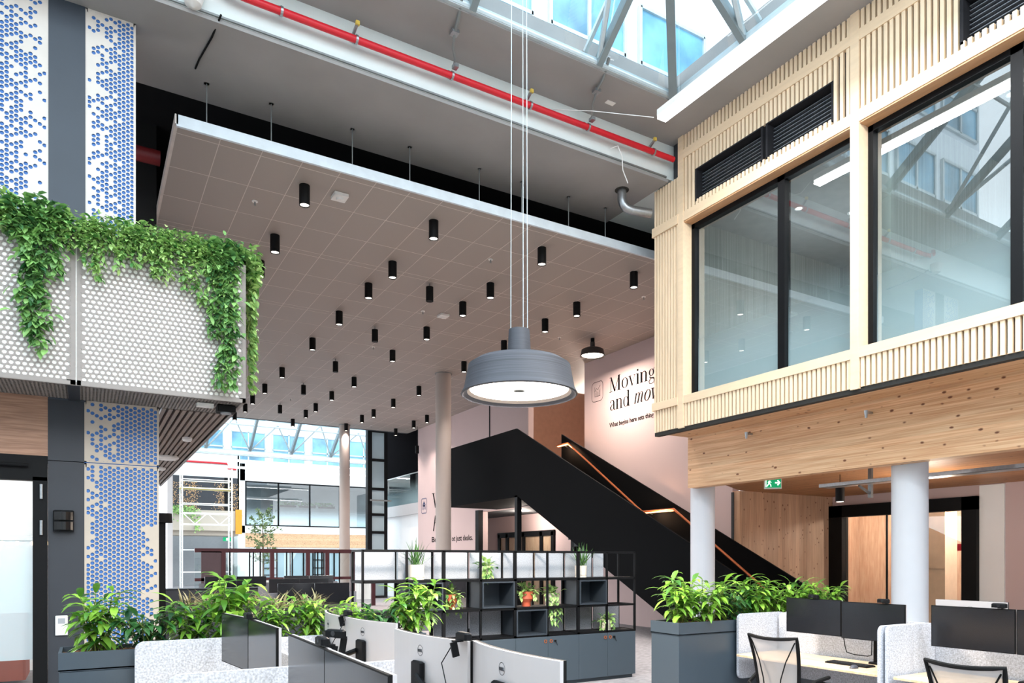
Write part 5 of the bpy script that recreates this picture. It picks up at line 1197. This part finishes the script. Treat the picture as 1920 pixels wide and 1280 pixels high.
def cube_box(i, j, label, front=True):
    a, b, z0, z1 = cols[i]+0.016, cols[i+1]-0.016, zr[j]+0.021, zr[j+1]-0.016
    t = thing('shelf_box', label, 'box', (a, SY-0.012, z0), group='open boxes in the black grid shelf'); w_, h_, d_ = b-a, z1-z0, SD
    if front: MB().box(0, w_, 0, d_, 0, 0.018).box(0, w_, 0, d_, h_-0.018, h_).box(0, 0.018, 0, d_, 0.018, h_-0.018).box(w_-0.018, w_, 0, d_, 0.018, h_-0.018).box(0.018, w_-0.018, d_-0.018, d_, 0.018, h_-0.018).build('box', P['shelfgrey'], t)
cube_box(1, 1, 'open blue grey shelf box holding a cream pot behind the left plants')
cube_box(3, 1, 'open empty blue grey shelf box left of the terracotta pot in middle row')
cube_box(6, 1, 'open empty blue grey shelf box at the right of the middle row')
cube_box(4, 0, 'open blue grey shelf box in the bottom row under the terracotta pot')

# pots on the shelf
def pot(label, x, z, r, h, m, plant, seed, kindlabel, shape=0, group='plant pots on the grid shelf'):
    y = SY+0.17
    t = thing('plant_pot', label, 'pot', (x, y, z), group=group)
    if shape == 0: MB().lathe([(0, 0.0), (r*0.96, 0.0), (r*0.96, 0.012), (r*0.9, 0.014), (r*0.9, 0.03), (r*0.97, 0.032), (r, h), (r-0.012, h), (r-0.012, h-0.03), (0, h-0.03)], 28).build('pot_body', m, t, smooth=True)
    else: MB().lathe([(0, 0.0), (r*0.62, 0.0), (r*0.6, h*0.25), (r*0.66, h*0.3), (r*0.98, h*0.52), (r*0.93, h*0.62), (r, h), (r-0.01, h), (r-0.012, h-0.03), (0, h-0.03)], 28).build('pot_body', m, t, smooth=True)
    p = thing('potted_plant', kindlabel, 'plant', (x, y, z+h-0.03), group='plants on the grid shelf'); rn = random.Random(seed); lf = MB(); st_ = MB()
    if plant == 'grass':
        for k in range(34):
            a = rn.uniform(0, 6.3); el = rn.uniform(0.75, 1.5); dd = Vector((math.cos(a)*math.cos(el), math.sin(a)*math.cos(el), math.sin(el)))
            leaf(lf, (rn.gauss(0, r*0.3), rn.gauss(0, r*0.3), 0), dd, rn.uniform(0.22, 0.40), 0.014, 0.35, 0, 5)
        lf.build('blades', P['grass'], p, smooth=True)
    else:
        for k in range(int(38*r/0.07)):
            a = rn.uniform(0, 6.3); el = rn.uniform(0.1, 1.3); q0 = Vector((rn.gauss(0, r*0.3), rn.gauss(0, r*0.3), 0)); dd = Vector((math.cos(a)*math.cos(el), math.sin(a)*math.cos(el), math.sin(el))); q = q0+dd*rn.uniform(0.04, 0.12)
            if q.y > 0.13: continue
            st_.tube([q0, q], 0.0018, 4, False); leaf(lf, q, dd, rn.uniform(0.06, 0.1), rn.uniform(0.035, 0.055), 1.0, rn.uniform(-0.5, 0.5), 3)
        ndrop, ln = plant
        for k in range(ndrop):
            a = rn.uniform(-2.9, -0.25); px_, py_ = math.cos(a)*(r+0.02), math.sin(a)*(r+0.02); L_ = ln*rn.uniform(0.6, 1.05); pts_ = [(px_*0.5, py_*0.5, 0.02), (px_, py_, 0.03)]; n = max(3, int(L_/0.04))
            for i in range(1, n+1): pts_.append((px_*(1+0.03*i)+0.012*math.sin(i+k), py_-0.004*i, 0.02-L_*i/n))
            st_.tube(pts_, 0.002, 4)
            for i in range(1, len(pts_)):
                for _ in range(2):
                    a2 = rn.uniform(0, 6.3); leaf(lf, pts_[i], (math.cos(a2), -0.4, -0.5), rn.uniform(0.05, 0.085), rn.uniform(0.03, 0.05), 0.8, rn.uniform(-0.6, 0.6), 3)
        lf.build('foliage', P['ivy'], p, smooth=True); st_.build('stems', P['stem'], p)
zt = [z+0.02 for z in zr]
pot('large cream pot with spiky grass on the top shelf at left', 3.52, zt[2], 0.10, 0.185, P['cream'], 'grass', 1, 'spiky green grass in the large cream pot at the top left of the shelf')
pot('cream pot half hidden by leaves in the middle of the top shelf', 4.5, zt[2], 0.085, 0.16, P['cream'], (5, 0.16), 2, 'trailing plant in the cream pot in the middle of the top shelf')
pot('cream pot with spiky grass at the right of the top shelf', 6.03, zt[2], 0.085, 0.165, P['cream'], 'grass', 3, 'spiky green grass in the right cream pot on the top shelf')
pot('cream pot inside the left blue grey shelf box', 3.6, zt[1]+0.02, 0.085, 0.15, P['cream'], (5, 0.3), 4, 'trailing plant in the cream pot inside the left shelf box')
pot('waisted terracotta pot at left on the middle shelf', 4.0, zt[1], 0.08, 0.185, P['terra'], (6, 0.22), 5, 'trailing plant in the left terracotta pot', 1)
pot('waisted terracotta pot in the centre of the middle shelf', 5.12, zt[1], 0.10, 0.2, P['terra'], (2, 0.1), 6, 'bushy plant in the central terracotta pot', 1)
pot('cream pot with a long hanging vine on the middle shelf', 5.52, zt[1], 0.08, 0.17, P['cream'], (4, 0.45), 7, 'long hanging vine in the cream pot right of the terracotta pot')
pot('cream pot on the bottom shelf near the right end', 6.47, zt[0], 0.085, 0.15, P['cream'], (3, 0.16), 8, 'trailing plant in the cream pot on the bottom shelf')

# ------------------------------------------------------------------ DESKS, SCREENS, MONITORS, CHAIRS
def rpanel(w_, h_, th, r=0.06, bottom=True):
    """rounded felt board in local XZ, thickness along Y"""
    p = []
    for cx, cz, a0 in ((w_-r, h_-r, 0), (r, h_-r, 90), (r, r if bottom else 0.001, 180), (w_-r, r if bottom else 0.001, 270)):
        for k in range(7): a = math.radians(a0+15*k); rr = r if (a0 < 180 or bottom) else 0.001; p.append((cx+rr*math.cos(a), cz+rr*math.sin(a)))
    return MB().prism_y(p, -th/2, th/2)
def felt(label, loc, rz, w_, h_, th=0.03):
    o = rpanel(w_, h_, th).build('felt_screen', P['felt'], loc=loc); o.rotation_euler = (0, 0, rz); return tag(o, label, 'divider', 'felt desk dividers')
def desk(label, x0, x1, y0, y1, z=0.70):
    t = thing('desk', label, 'desk', (x0, y0, 0), group='office desks'); w_, d_ = x1-x0, y1-y0
    MB().bbox(0, w_, 0, d_, z-0.025, z, 0.006).build('tabletop', P['desk'], t)
    for yy in (0.12, d_-0.2):
        MB().box(w_/2-0.05, w_/2+0.05, yy, yy+0.08, 0.03, z-0.028).build('leg', P['black'], t); MB().bbox(0.04, w_-0.04, yy, yy+0.08, 0, 0.028, 0.004).build('foot', P['black'], t)
    MB().box(w_/2-0.04, w_/2+0.04, 0.12, d_-0.12, z-0.075, z-0.028).build('beam', P['black'], t)
    return t
LG = P['ink']
logo_m = mat('dark_logo', '3a3a3e', 0.5)
def monitor(label, x, y, ztop, rz, w_=0.61, h_=0.355, curve=0.0, group='computer monitors', arm=True, armto=None, logo=True):
    """screen faces local -Y; x,y = middle of the screen"""
    t = thing('monitor', label, 'monitor', (x, y, ztop-h_), rz, group)
    n = 14 if curve else 1; f = lambda u: -curve*(2*u/w_)**2 + (curve*0.5 if curve else 0)
    def shell(y_a, y_b, mar, ins=0.0):
        mb = MB(); xs_ = [-w_/2+mar+(w_-2*mar)*k/n for k in range(n+1)]; vs = []
        for u in xs_: vs += [(u, f(u)+y_a, mar), (u, f(u)+y_b, mar), (u, f(u)+y_b, h_-mar), (u, f(u)+y_a, h_-mar)]
        fs = []
        for k in range(n):
            a = k*4; b = a+4; fs += [(a, b, b+1, a+1), (a+1, b+1, b+2, a+2), (a+2, b+2, b+3, a+3), (a+3, b+3, b, a)]
        fs += [(0, 1, 2, 3), (n*4+3, n*4+2, n*4+1, n*4)]
        return mb.add(vs, fs)
    shell(-0.008, 0.006, 0).build('bezel', P['matte_black'], t)
    shell(-0.0095, -0.008, 0.006).build('screen', P['screen'], t)
    bc = shell(0.006, 0.022, 0.001).build('back_cover', P['silver'], t)
    fb = f(0)+0.022
    MB().bbox(-0.055, 0.055, fb, fb+0.03, h_*0.5-0.12, h_*0.5+0.05, 0.008).build('mount_block', P['black'], t)
    if logo:
        n_ = 28; R1, R2 = 0.029, 0.0262; cz = h_*0.78; vs = []
        fl = lambda u: f(u)+0.0228
        mb = MB(); pts_ = [(R1*math.cos(2*PI*k/n_), cz+R1*math.sin(2*PI*k/n_)) for k in range(n_)]+[(R2*math.cos(2*PI*k/n_), cz+R2*math.sin(2*PI*k/n_)) for k in range(n_)]
        mb.add([(-u, fl(u), v) for u, v in pts_], [(k, (k+1) % n_, n_+(k+1) % n_, n_+k) for k in range(n_)])
        lg = mb.build('logo', logo_m, t)
        M4 = Matrix(((-1, 0, 0, 0.022), (0, 0, 1, fl(0)), (0, 1, 0, cz-0.0075), (0, 0, 0, 1)))
        text_mesh('DELL', 0.02, logo_m, t, M4, 'logo_lettering', fit=0.044, bold=0.0008)
    return t
def monitor_arm(label, base, heads):
    """clamp post on the desk with arms to monitor mounts"""
    t = thing('monitor_bracket', label, 'monitor mount', base, group='monitor arms')
    MB().bbox(-0.05, 0.05, -0.05, 0.05, 0, 0.02, 0.006).build('clamp_base', P['black'], t)
    MB().cyl((0, 0, 0.02), 0.022, 0.3, 14).build('post', P['black'], t)
    b = Vector(base)
    for h in heads:
        h = Vector(h)-b; m = Vector((h.x*0.45+0.05*(1 if h.y > 0 else -1), h.y*0.5, 0.30)); 
        MB().tube([(0, 0, 0.28), m, (h.x, h.y, h.z)], [0.024, 0.02, 0.018], 8).build('arm', P['black'], t, smooth=True)
    return t
def webcam(label, x, y, z, rz, name='webcam'):
    t = thing(name, label, 'webcam', (x, y, z), rz, group='webcams on the monitors')
    MB().bbox(-0.055, 0.055, -0.03, 0.01, 0.008, 0.045, 0.008).build('body', P['black'], t)
    mb = MB(); nn = 16
    mb.add([(0.013*math.cos(2*PI*k/nn), -0.0305, 0.027+0.013*math.sin(2*PI*k/nn)) for k in range(nn)], [tuple(range(nn))[::-1]]); mb.build('lens', P['screen'], t)
    MB().bar((0, 0.0, 0.006), (0, 0.045, 0.004), 0.04, 0.008).bar((0, 0.045, 0.0), (0, 0.03, -0.07), 0.035, 0.01).build('clip', P['black'], t)
    return t
WF, WB = -PI/2, PI/2          # screen towards -X / +X
# left cluster --------------------------------------------------
desk('pale desk under the second pair of dark monitors at the lower left', 0.15, 1.2, 2.3, 3.98)
desk('pale desk under the first pair of dark monitors beside the planter', 0.15, 1.2, 4.2, 5.78)
desk('pale desk behind the large silver curved monitors in the foreground', 1.3, 2.35, 2.3, 3.98)
desk('pale desk behind the silver curved monitor beside the shelves', 1.3, 2.35, 4.2, 5.78)
monitor('dark monitor nearest the planter at the lower left', 0.905, 5.37, 1.31, WF+0.11, w_=0.64)
monitor('dark monitor beside the planter screen, right of the reflection', 0.945, 4.655, 1.31, WF+0.01, w_=0.785)
monitor('dark monitor in the lower foreground with a webcam on top', 0.92, 3.52, 1.31, WF-0.02, w_=0.73)
monitor('dark monitor nearest the camera at the bottom of the photo', 0.90, 2.73, 1.31, WF-0.02, w_=0.82)
monitor('curved silver backed monitor nearest the camera', 1.60, 2.72, 1.31, WB-0.05, w_=0.82, h_=0.37, curve=0.045)
monitor('curved silver backed monitor left of the nearest one with a hanging cable', 1.55, 3.50, 1.31, WB+0.08, w_=0.80, h_=0.37, curve=0.045)
monitor('curved silver backed monitor with round mark beside the left planter', 1.68, 4.80, 1.29, WB+0.14, w_=0.76, h_=0.37, curve=0.045)
monitor('mostly hidden silver monitor behind the one beside the planter', 1.66, 5.54, 1.29, WB-0.10, w_=0.76, h_=0.37, curve=0.045)
monitor_arm('black monitor arm of the desk beside the planter', (1.08, 5.0, 0.70), [(0.95, 5.36, 1.10), (0.99, 4.64, 1.10)])
monitor_arm('black monitor arm of the lower foreground desk', (1.08, 3.12, 0.70), [(0.97, 3.5, 1.10), (0.95, 2.75, 1.10)])
monitor_arm('black monitor arm behind the nearest silver monitors', (1.40, 3.12, 0.70), [(1.53, 2.74, 1.10), (1.48, 3.48, 1.10)])
monitor_arm('black monitor arm behind the silver monitor beside the planter', (1.44, 5.15, 0.70), [(1.6, 4.82, 1.08), (1.6, 5.5, 1.08)])
webcam('black webcam on the first dark monitor pair by the planter', 0.93, 4.98, 1.31, WF)
webcam('black webcam on the foreground dark monitors', 0.93, 3.25, 1.31, WF)
webcam('black webcam between the two nearest silver monitors', 1.55, 3.1, 1.31, WB)
webcam('black webcam on the silver monitor by the planter', 1.64, 5.16, 1.29, WB)
webcam('second small webcam behind the foreground dark monitors', 1.02, 3.35, 1.33, WF+0.5)
felt('grey felt divider in front of the left planter', (0.30, 5.86, 0.35), 0, 0.88, 0.76)
felt('grey felt divider in front of the planter behind the silver monitors', (1.22, 5.86, 0.35), 0, 1.2, 0.74)
felt('grey felt divider between the dark monitor desks at the bottom left', (0.36, 4.09, 0.35), 0, 0.84, 0.76)
felt('grey felt divider between the silver monitor desks', (1.24, 4.09, 0.35), 0, 1.1, 0.75)
felt('long grey felt divider down the middle of the left desks', (1.24, 2.3, 0.35), PI/2, 3.5, 0.68)
def cable(pts, label, m='black', r=0.003):
    tag(MB().tube(pts, r, 5).build('cable', P[m], smooth=True), label, 'cable', 'thin monitor cables')
cable([(1.535, 3.16, 1.30), (1.49, 3.2, 1.2), (1.47, 3.1, 1.1), (1.46, 3.0, 0.95), (1.47, 2.95, 0.8)], 'thin black cable hanging across the nearest silver monitors')
cable([(1.63, 5.14, 1.28), (1.58, 5.12, 1.2), (1.55, 5.2, 1.1), (1.52, 5.25, 1.0)], 'thin black cable behind the silver monitor beside the planter')
# right cluster -------------------------------------------------
desk('pale wooden desk on the right with keyboard and mouse', 5.98, 6.66, 3.80, 5.42)
desk('pale wooden desk at the bottom right corner behind the second chair', 5.98, 6.66, 2.0, 3.68)
desk('pale desk on the far side of the right dividers', 6.74, 7.5, 2.0, 5.4)
felt('grey felt divider between the planter and the right desk', (6.07, 5.48, 0.42), 0, 0.74, 0.70)
felt('long grey felt divider behind the right dark monitors', (6.70, 2.0, 0.42), PI/2, 3.44, 0.70)
felt('far layer of the double felt divider between the right desks', (5.93, 3.775, 0.42), 0, 0.75, 0.71)
felt('near layer of the double felt divider between the right desks', (5.96, 3.725, 0.42), 0, 0.72, 0.71)
felt('grey felt divider beyond the far right monitor', (6.84, 5.48, 0.42), 0, 0.8, 0.70)
monitor('left dark monitor of the pair on the right desk', 6.34, 4.74, 1.31, WF, w_=0.635)
monitor('right dark monitor of the pair on the right desk', 6.34, 4.10, 1.30, WF, w_=0.635)
monitor('dark monitor at the bottom right corner of the photo', 6.34, 3.22, 1.31, WF, w_=0.66)
monitor('dark monitor cut off by the right photo edge', 6.34, 2.55, 1.31, WF, w_=0.66)
monitor('silver monitor seen from behind between the right dark monitors', 6.98, 3.55, 1.33, WB, w_=0.62)
monitor_arm('black angled monitor arm on the right desk', (6.55, 4.2, 0.70), [(6.4, 4.12, 1.1), (6.4, 4.72, 1.1)])
monitor_arm('black monitor arm on the bottom right desk', (6.55, 2.9, 0.70), [(6.4, 3.2, 1.1), (6.4, 2.6, 1.1)])
monitor_arm('black monitor arm of the desk behind the right dividers', (6.82, 3.8, 0.70), [(6.93, 3.56, 1.1)])
webcam('small webcam on top of the left monitor of the right pair', 6.33, 4.72, 1.31, WF); webcam('small webcam on top of the right monitor of the right pair', 6.33, 3.98, 1.30, WF); webcam('webcam on top of the bottom right monitor', 6.33, 3.0, 1.31, WF)
tag(MB().tube([(6.39, 4.44, 0.98), (6.42, 4.44, 0.86), (6.42, 4.42, 0.80), (6.42, 4.34, 0.785), (6.42, 4.2, 0.785), (6.42, 4.16, 0.80), (6.41, 4.15, 0.96)], 0.005, 6).build('cable_loop', P['black'], smooth=True), 'looped black cable hanging under the right monitor pair', 'cable')
k_ = thing('keyboard', 'black keyboard lying on the right desk under the monitors', 'keyboard', (6.22, 4.08, 0.70)); MB().bbox(0, 0.14, 0, 0.44, 0, 0.015, 0.004).build('case', P['black'], k_)
mb = MB()
for a in range(5):
    for b in range(15): mb.box(0.012+a*0.024, 0.031+a*0.024, 0.012+b*0.028, 0.034+b*0.028, 0.015, 0.02)
mb.build('keys', P['void'], k_)
m_ = thing('computer_mouse', 'small dark grey mouse beside the keyboard on the right desk', 'mouse', (6.12, 4.14, 0.70))
mb = MB(); vs = []; 
for j in range(6):
    a = PI/2*j/5
    vs += [(0.052*math.cos(a)*math.cos(2*PI*k/16), 0.031*math.cos(a)*math.sin(2*PI*k/16), 0.034*math.sin(a)) for k in range(16)]
mb.add(vs, [(j*16+k, j*16+(k+1) % 16, (j+1)*16+(k+1) % 16, (j+1)*16+k) for j in range(5) for k in range(16)]); mb.build('body', mat('mouse_grey', '4a4a52', 0.4), m_, smooth=True); MB().bbox(0.012, 0.03, -0.004, 0.004, 0.02, 0.033, 0.001).build('wheel', P['void'], m_)
# mesh chairs
mm = bpy.data.materials.new('chair_mesh'); mm.use_nodes = True; N_ = mm.node_tree.nodes; L__ = mm.node_tree.links; pb = N_['Principled BSDF']; pb.inputs['Base Color'].default_value = lin('b0aaa6'); pb.inputs['Roughness'].default_value = 0.8
tr_ = N_.new('ShaderNodeBsdfTransparent'); mx_ = N_.new('ShaderNodeMixShader'); mx_.inputs[0].default_value = 0.72
L__.new(tr_.outputs[0], mx_.inputs[1]); L__.new(pb.outputs[0], mx_.inputs[2]); L__.new(mx_.outputs[0], N_['Material Output'].inputs[0])
def chair(label, x, y, rz):
    """user faces local +X"""
    t = thing('office_chair', label, 'chair', (x, y, 0), rz, group='mesh backed office chairs')
    def bk(u, v):  # u -1..1 across, v 0..1 height -> point on the curved back
        wv = 0.19+0.045*v+0.0*v; return (-0.22-0.09*v+0.10*v*(1-v)+0.045*(u*u)-0.02, u*wv, 0.52+0.50*v+0.018*(u*u)*v)
    pts_ = [bk(-1, k/8) for k in range(9)]+[bk(-1+2*k/8, 1) for k in range(1, 9)]+[bk(1, 1-k/8) for k in range(1, 9)]+[bk(1-2*k/8, 0) for k in range(1, 9)]
    MB().tube(pts_, 0.016, 8).build('back_frame', P['matte_black'], t, smooth=True)
    mb = MB(); mb.add([bk(-1+2*a/10, b/10) for a in range(11) for b in range(11)], [(a*11+b, (a+1)*11+b, (a+1)*11+b+1, a*11+b+1) for a in range(10) for b in range(10)]); mb.build('mesh_back', mm, t, smooth=True)
    mb = MB()
    for s in (-1, 1): mb.tube([Vector(bk(s*0.92, 0.93)), Vector(bk(s*0.6, 0.6))+Vector((-0.03, 0, 0)), Vector(bk(s*0.42, 0.3))+Vector((-0.05, 0, 0)), Vector(bk(s*0.36, 0.0))+Vector((-0.05, 0, 0))], 0.006, 6)
    mb.build('back_ribs', P['matte_black'], t, smooth=True)
    MB().bbox(-0.2, 0.25, -0.24, 0.24, 0.43, 0.49, 0.03).build('seat', P['matte_black'], t)
    MB().tube([(-0.05, 0, 0.42), (-0.2, 0, 0.42), (-0.3, 0, 0.48), (-0.27, 0, 0.6)], 0.025, 8).build('back_support', P['black'], t, smooth=True)
    for s in (-1, 1):
        a = MB().tube([(-0.25, s*0.2, 0.55), (-0.22, s*0.28, 0.6), (-0.1, s*0.29, 0.66), (0.12, s*0.29, 0.68)], 0.017, 8).build('armrest', P['matte_black'], t, smooth=True)
    MB().cyl((0, 0, 0.1), 0.03, 0.33, 12).build('gas_lift', P['steel'], t)
    for k in range(5):
        a = 2*PI*k/5; l_ = MB().tube([(0, 0, 0.13), (0.3*math.cos(a), 0.3*math.sin(a), 0.08)], [0.025, 0.015], 8).build('base_leg', P['black'], t, smooth=True)
        w__ = MB().tube([(0.3*math.cos(a)-0.012, 0.3*math.sin(a), 0.03), (0.3*math.cos(a)+0.012, 0.3*math.sin(a), 0.03)], 0.03, 12).build('caster', P['black'], l_)
    return t
chair('black framed mesh office chair at the right desk beside the planter', 5.42, 4.28, 0.1)
chair('black framed mesh office chair at the bottom right corner', 5.12, 2.52, 0.05)
# background workstations ---------------------------------------
for i, (x, y, w_, lab) in enumerate(((3.35, 12.3, 1.22, 'wide pair of dark screens of a workstation behind the left planter'), (3.9, 15.5, 1.25, 'dark screens of the second background workstation row'), (4.9, 18.5, 1.25, 'dark screens of the third background workstation row, right'), (3.1, 18.3, 1.4, 'dark screens of the third background workstation row, left'), (6.2, 13.0, 1.2, 'dark screens seen through the shelving beside the column'))):
    t = thing('workstation', lab, 'workstation', (x, y, 0), group='background workstations')
    MB().bbox(-0.85, 0.85, -0.1, 0.75, 0.68, 0.71, 0.004).build('tabletop', P['desk'], t)
    MB().box(-0.8, 0.8, 0.2, 0.23, 0.3, 1.15).build('divider', P['felt_dark'], t)
    MB().bbox(-w_/2, -0.005, 0.0, 0.03, 0.95, 1.31, 0.003).build('monitor', P['screen'], t); MB().bbox(0.005, w_/2, 0.0, 0.03, 0.95, 1.31, 0.003).build('monitor', P['screen'], t)
    MB().box(-0.04, 0.04, 0.04, 0.12, 0.71, 1.2).build('monitor_arm', P['black'], t)
    for s in (-0.7, 0.7): MB().box(s-0.03, s+0.03, 0.2, 0.5, 0, 0.68).build('leg', P['black'], t)
def back_cab(x0, x1, y0, y1, h, lab):
    t = thing('storage_cabinet', lab, 'cabinet', (x0, y0, 0), group='dark background cabinets'); MB().bbox(0, x1-x0, 0, y1-y0, 0, h, 0.004).build('body', P['cladding2'], t); MB().box(0, x1-x0, -0.01, 0, h-0.02, h).build('top_edge', P['black'], t)
back_cab(0.9, 3.6, 16.5, 17.0, 1.1, 'long dark cabinet behind the background plants'); back_cab(2.0, 3.0, 9.6, 10.1, 0.9, 'low dark cabinet behind the left planter')
VP = []
for s in range(2):
    rn = random.Random(90+s); lf = MB()
    for k in range(130):
        a = rn.uniform(0, 6.3); el = rn.uniform(0.15, 1.3); leaf(lf, (rn.uniform(-0.25, 0.25), rn.uniform(-0.12, 0.12), 0), (math.cos(a)*math.cos(el), math.sin(a)*math.cos(el), math.sin(el)), rn.uniform(0.22, 0.4), 0.028, 0.9, 0, 4)
    o = lf.build('foliage', P['varieg'], smooth=True); VP.append(o.data); bpy.data.objects.remove(o)
for i, (x0, x1, y0, lab) in enumerate(((1.15, 2.45, 11.6, 'dark planter box with striped leaf plants behind the pillar'), (2.15, 3.1, 10.4, 'dark planter box with striped leaf plants left of the dark screens'))):
    planter('planter_box', lab, x0, x1, y0, y0+0.42, 1.03, P['cladding2'])
    n = 2
    for k in range(n):
        t = thing('striped_plant', 'striped leaf plant in the %s background planter, %s' % (['farther left', 'nearer'][i], ['left one', 'right one'][k]), 'plant', (x0+(x1-x0)*(k+0.5)/n, y0+0.2, 0.99), 0.7*k+i, group='striped leaf plants of the background planters')
        o = bpy.data.objects.new('foliage', VP[k % 2]); C.objects.link(o); o.parent = t
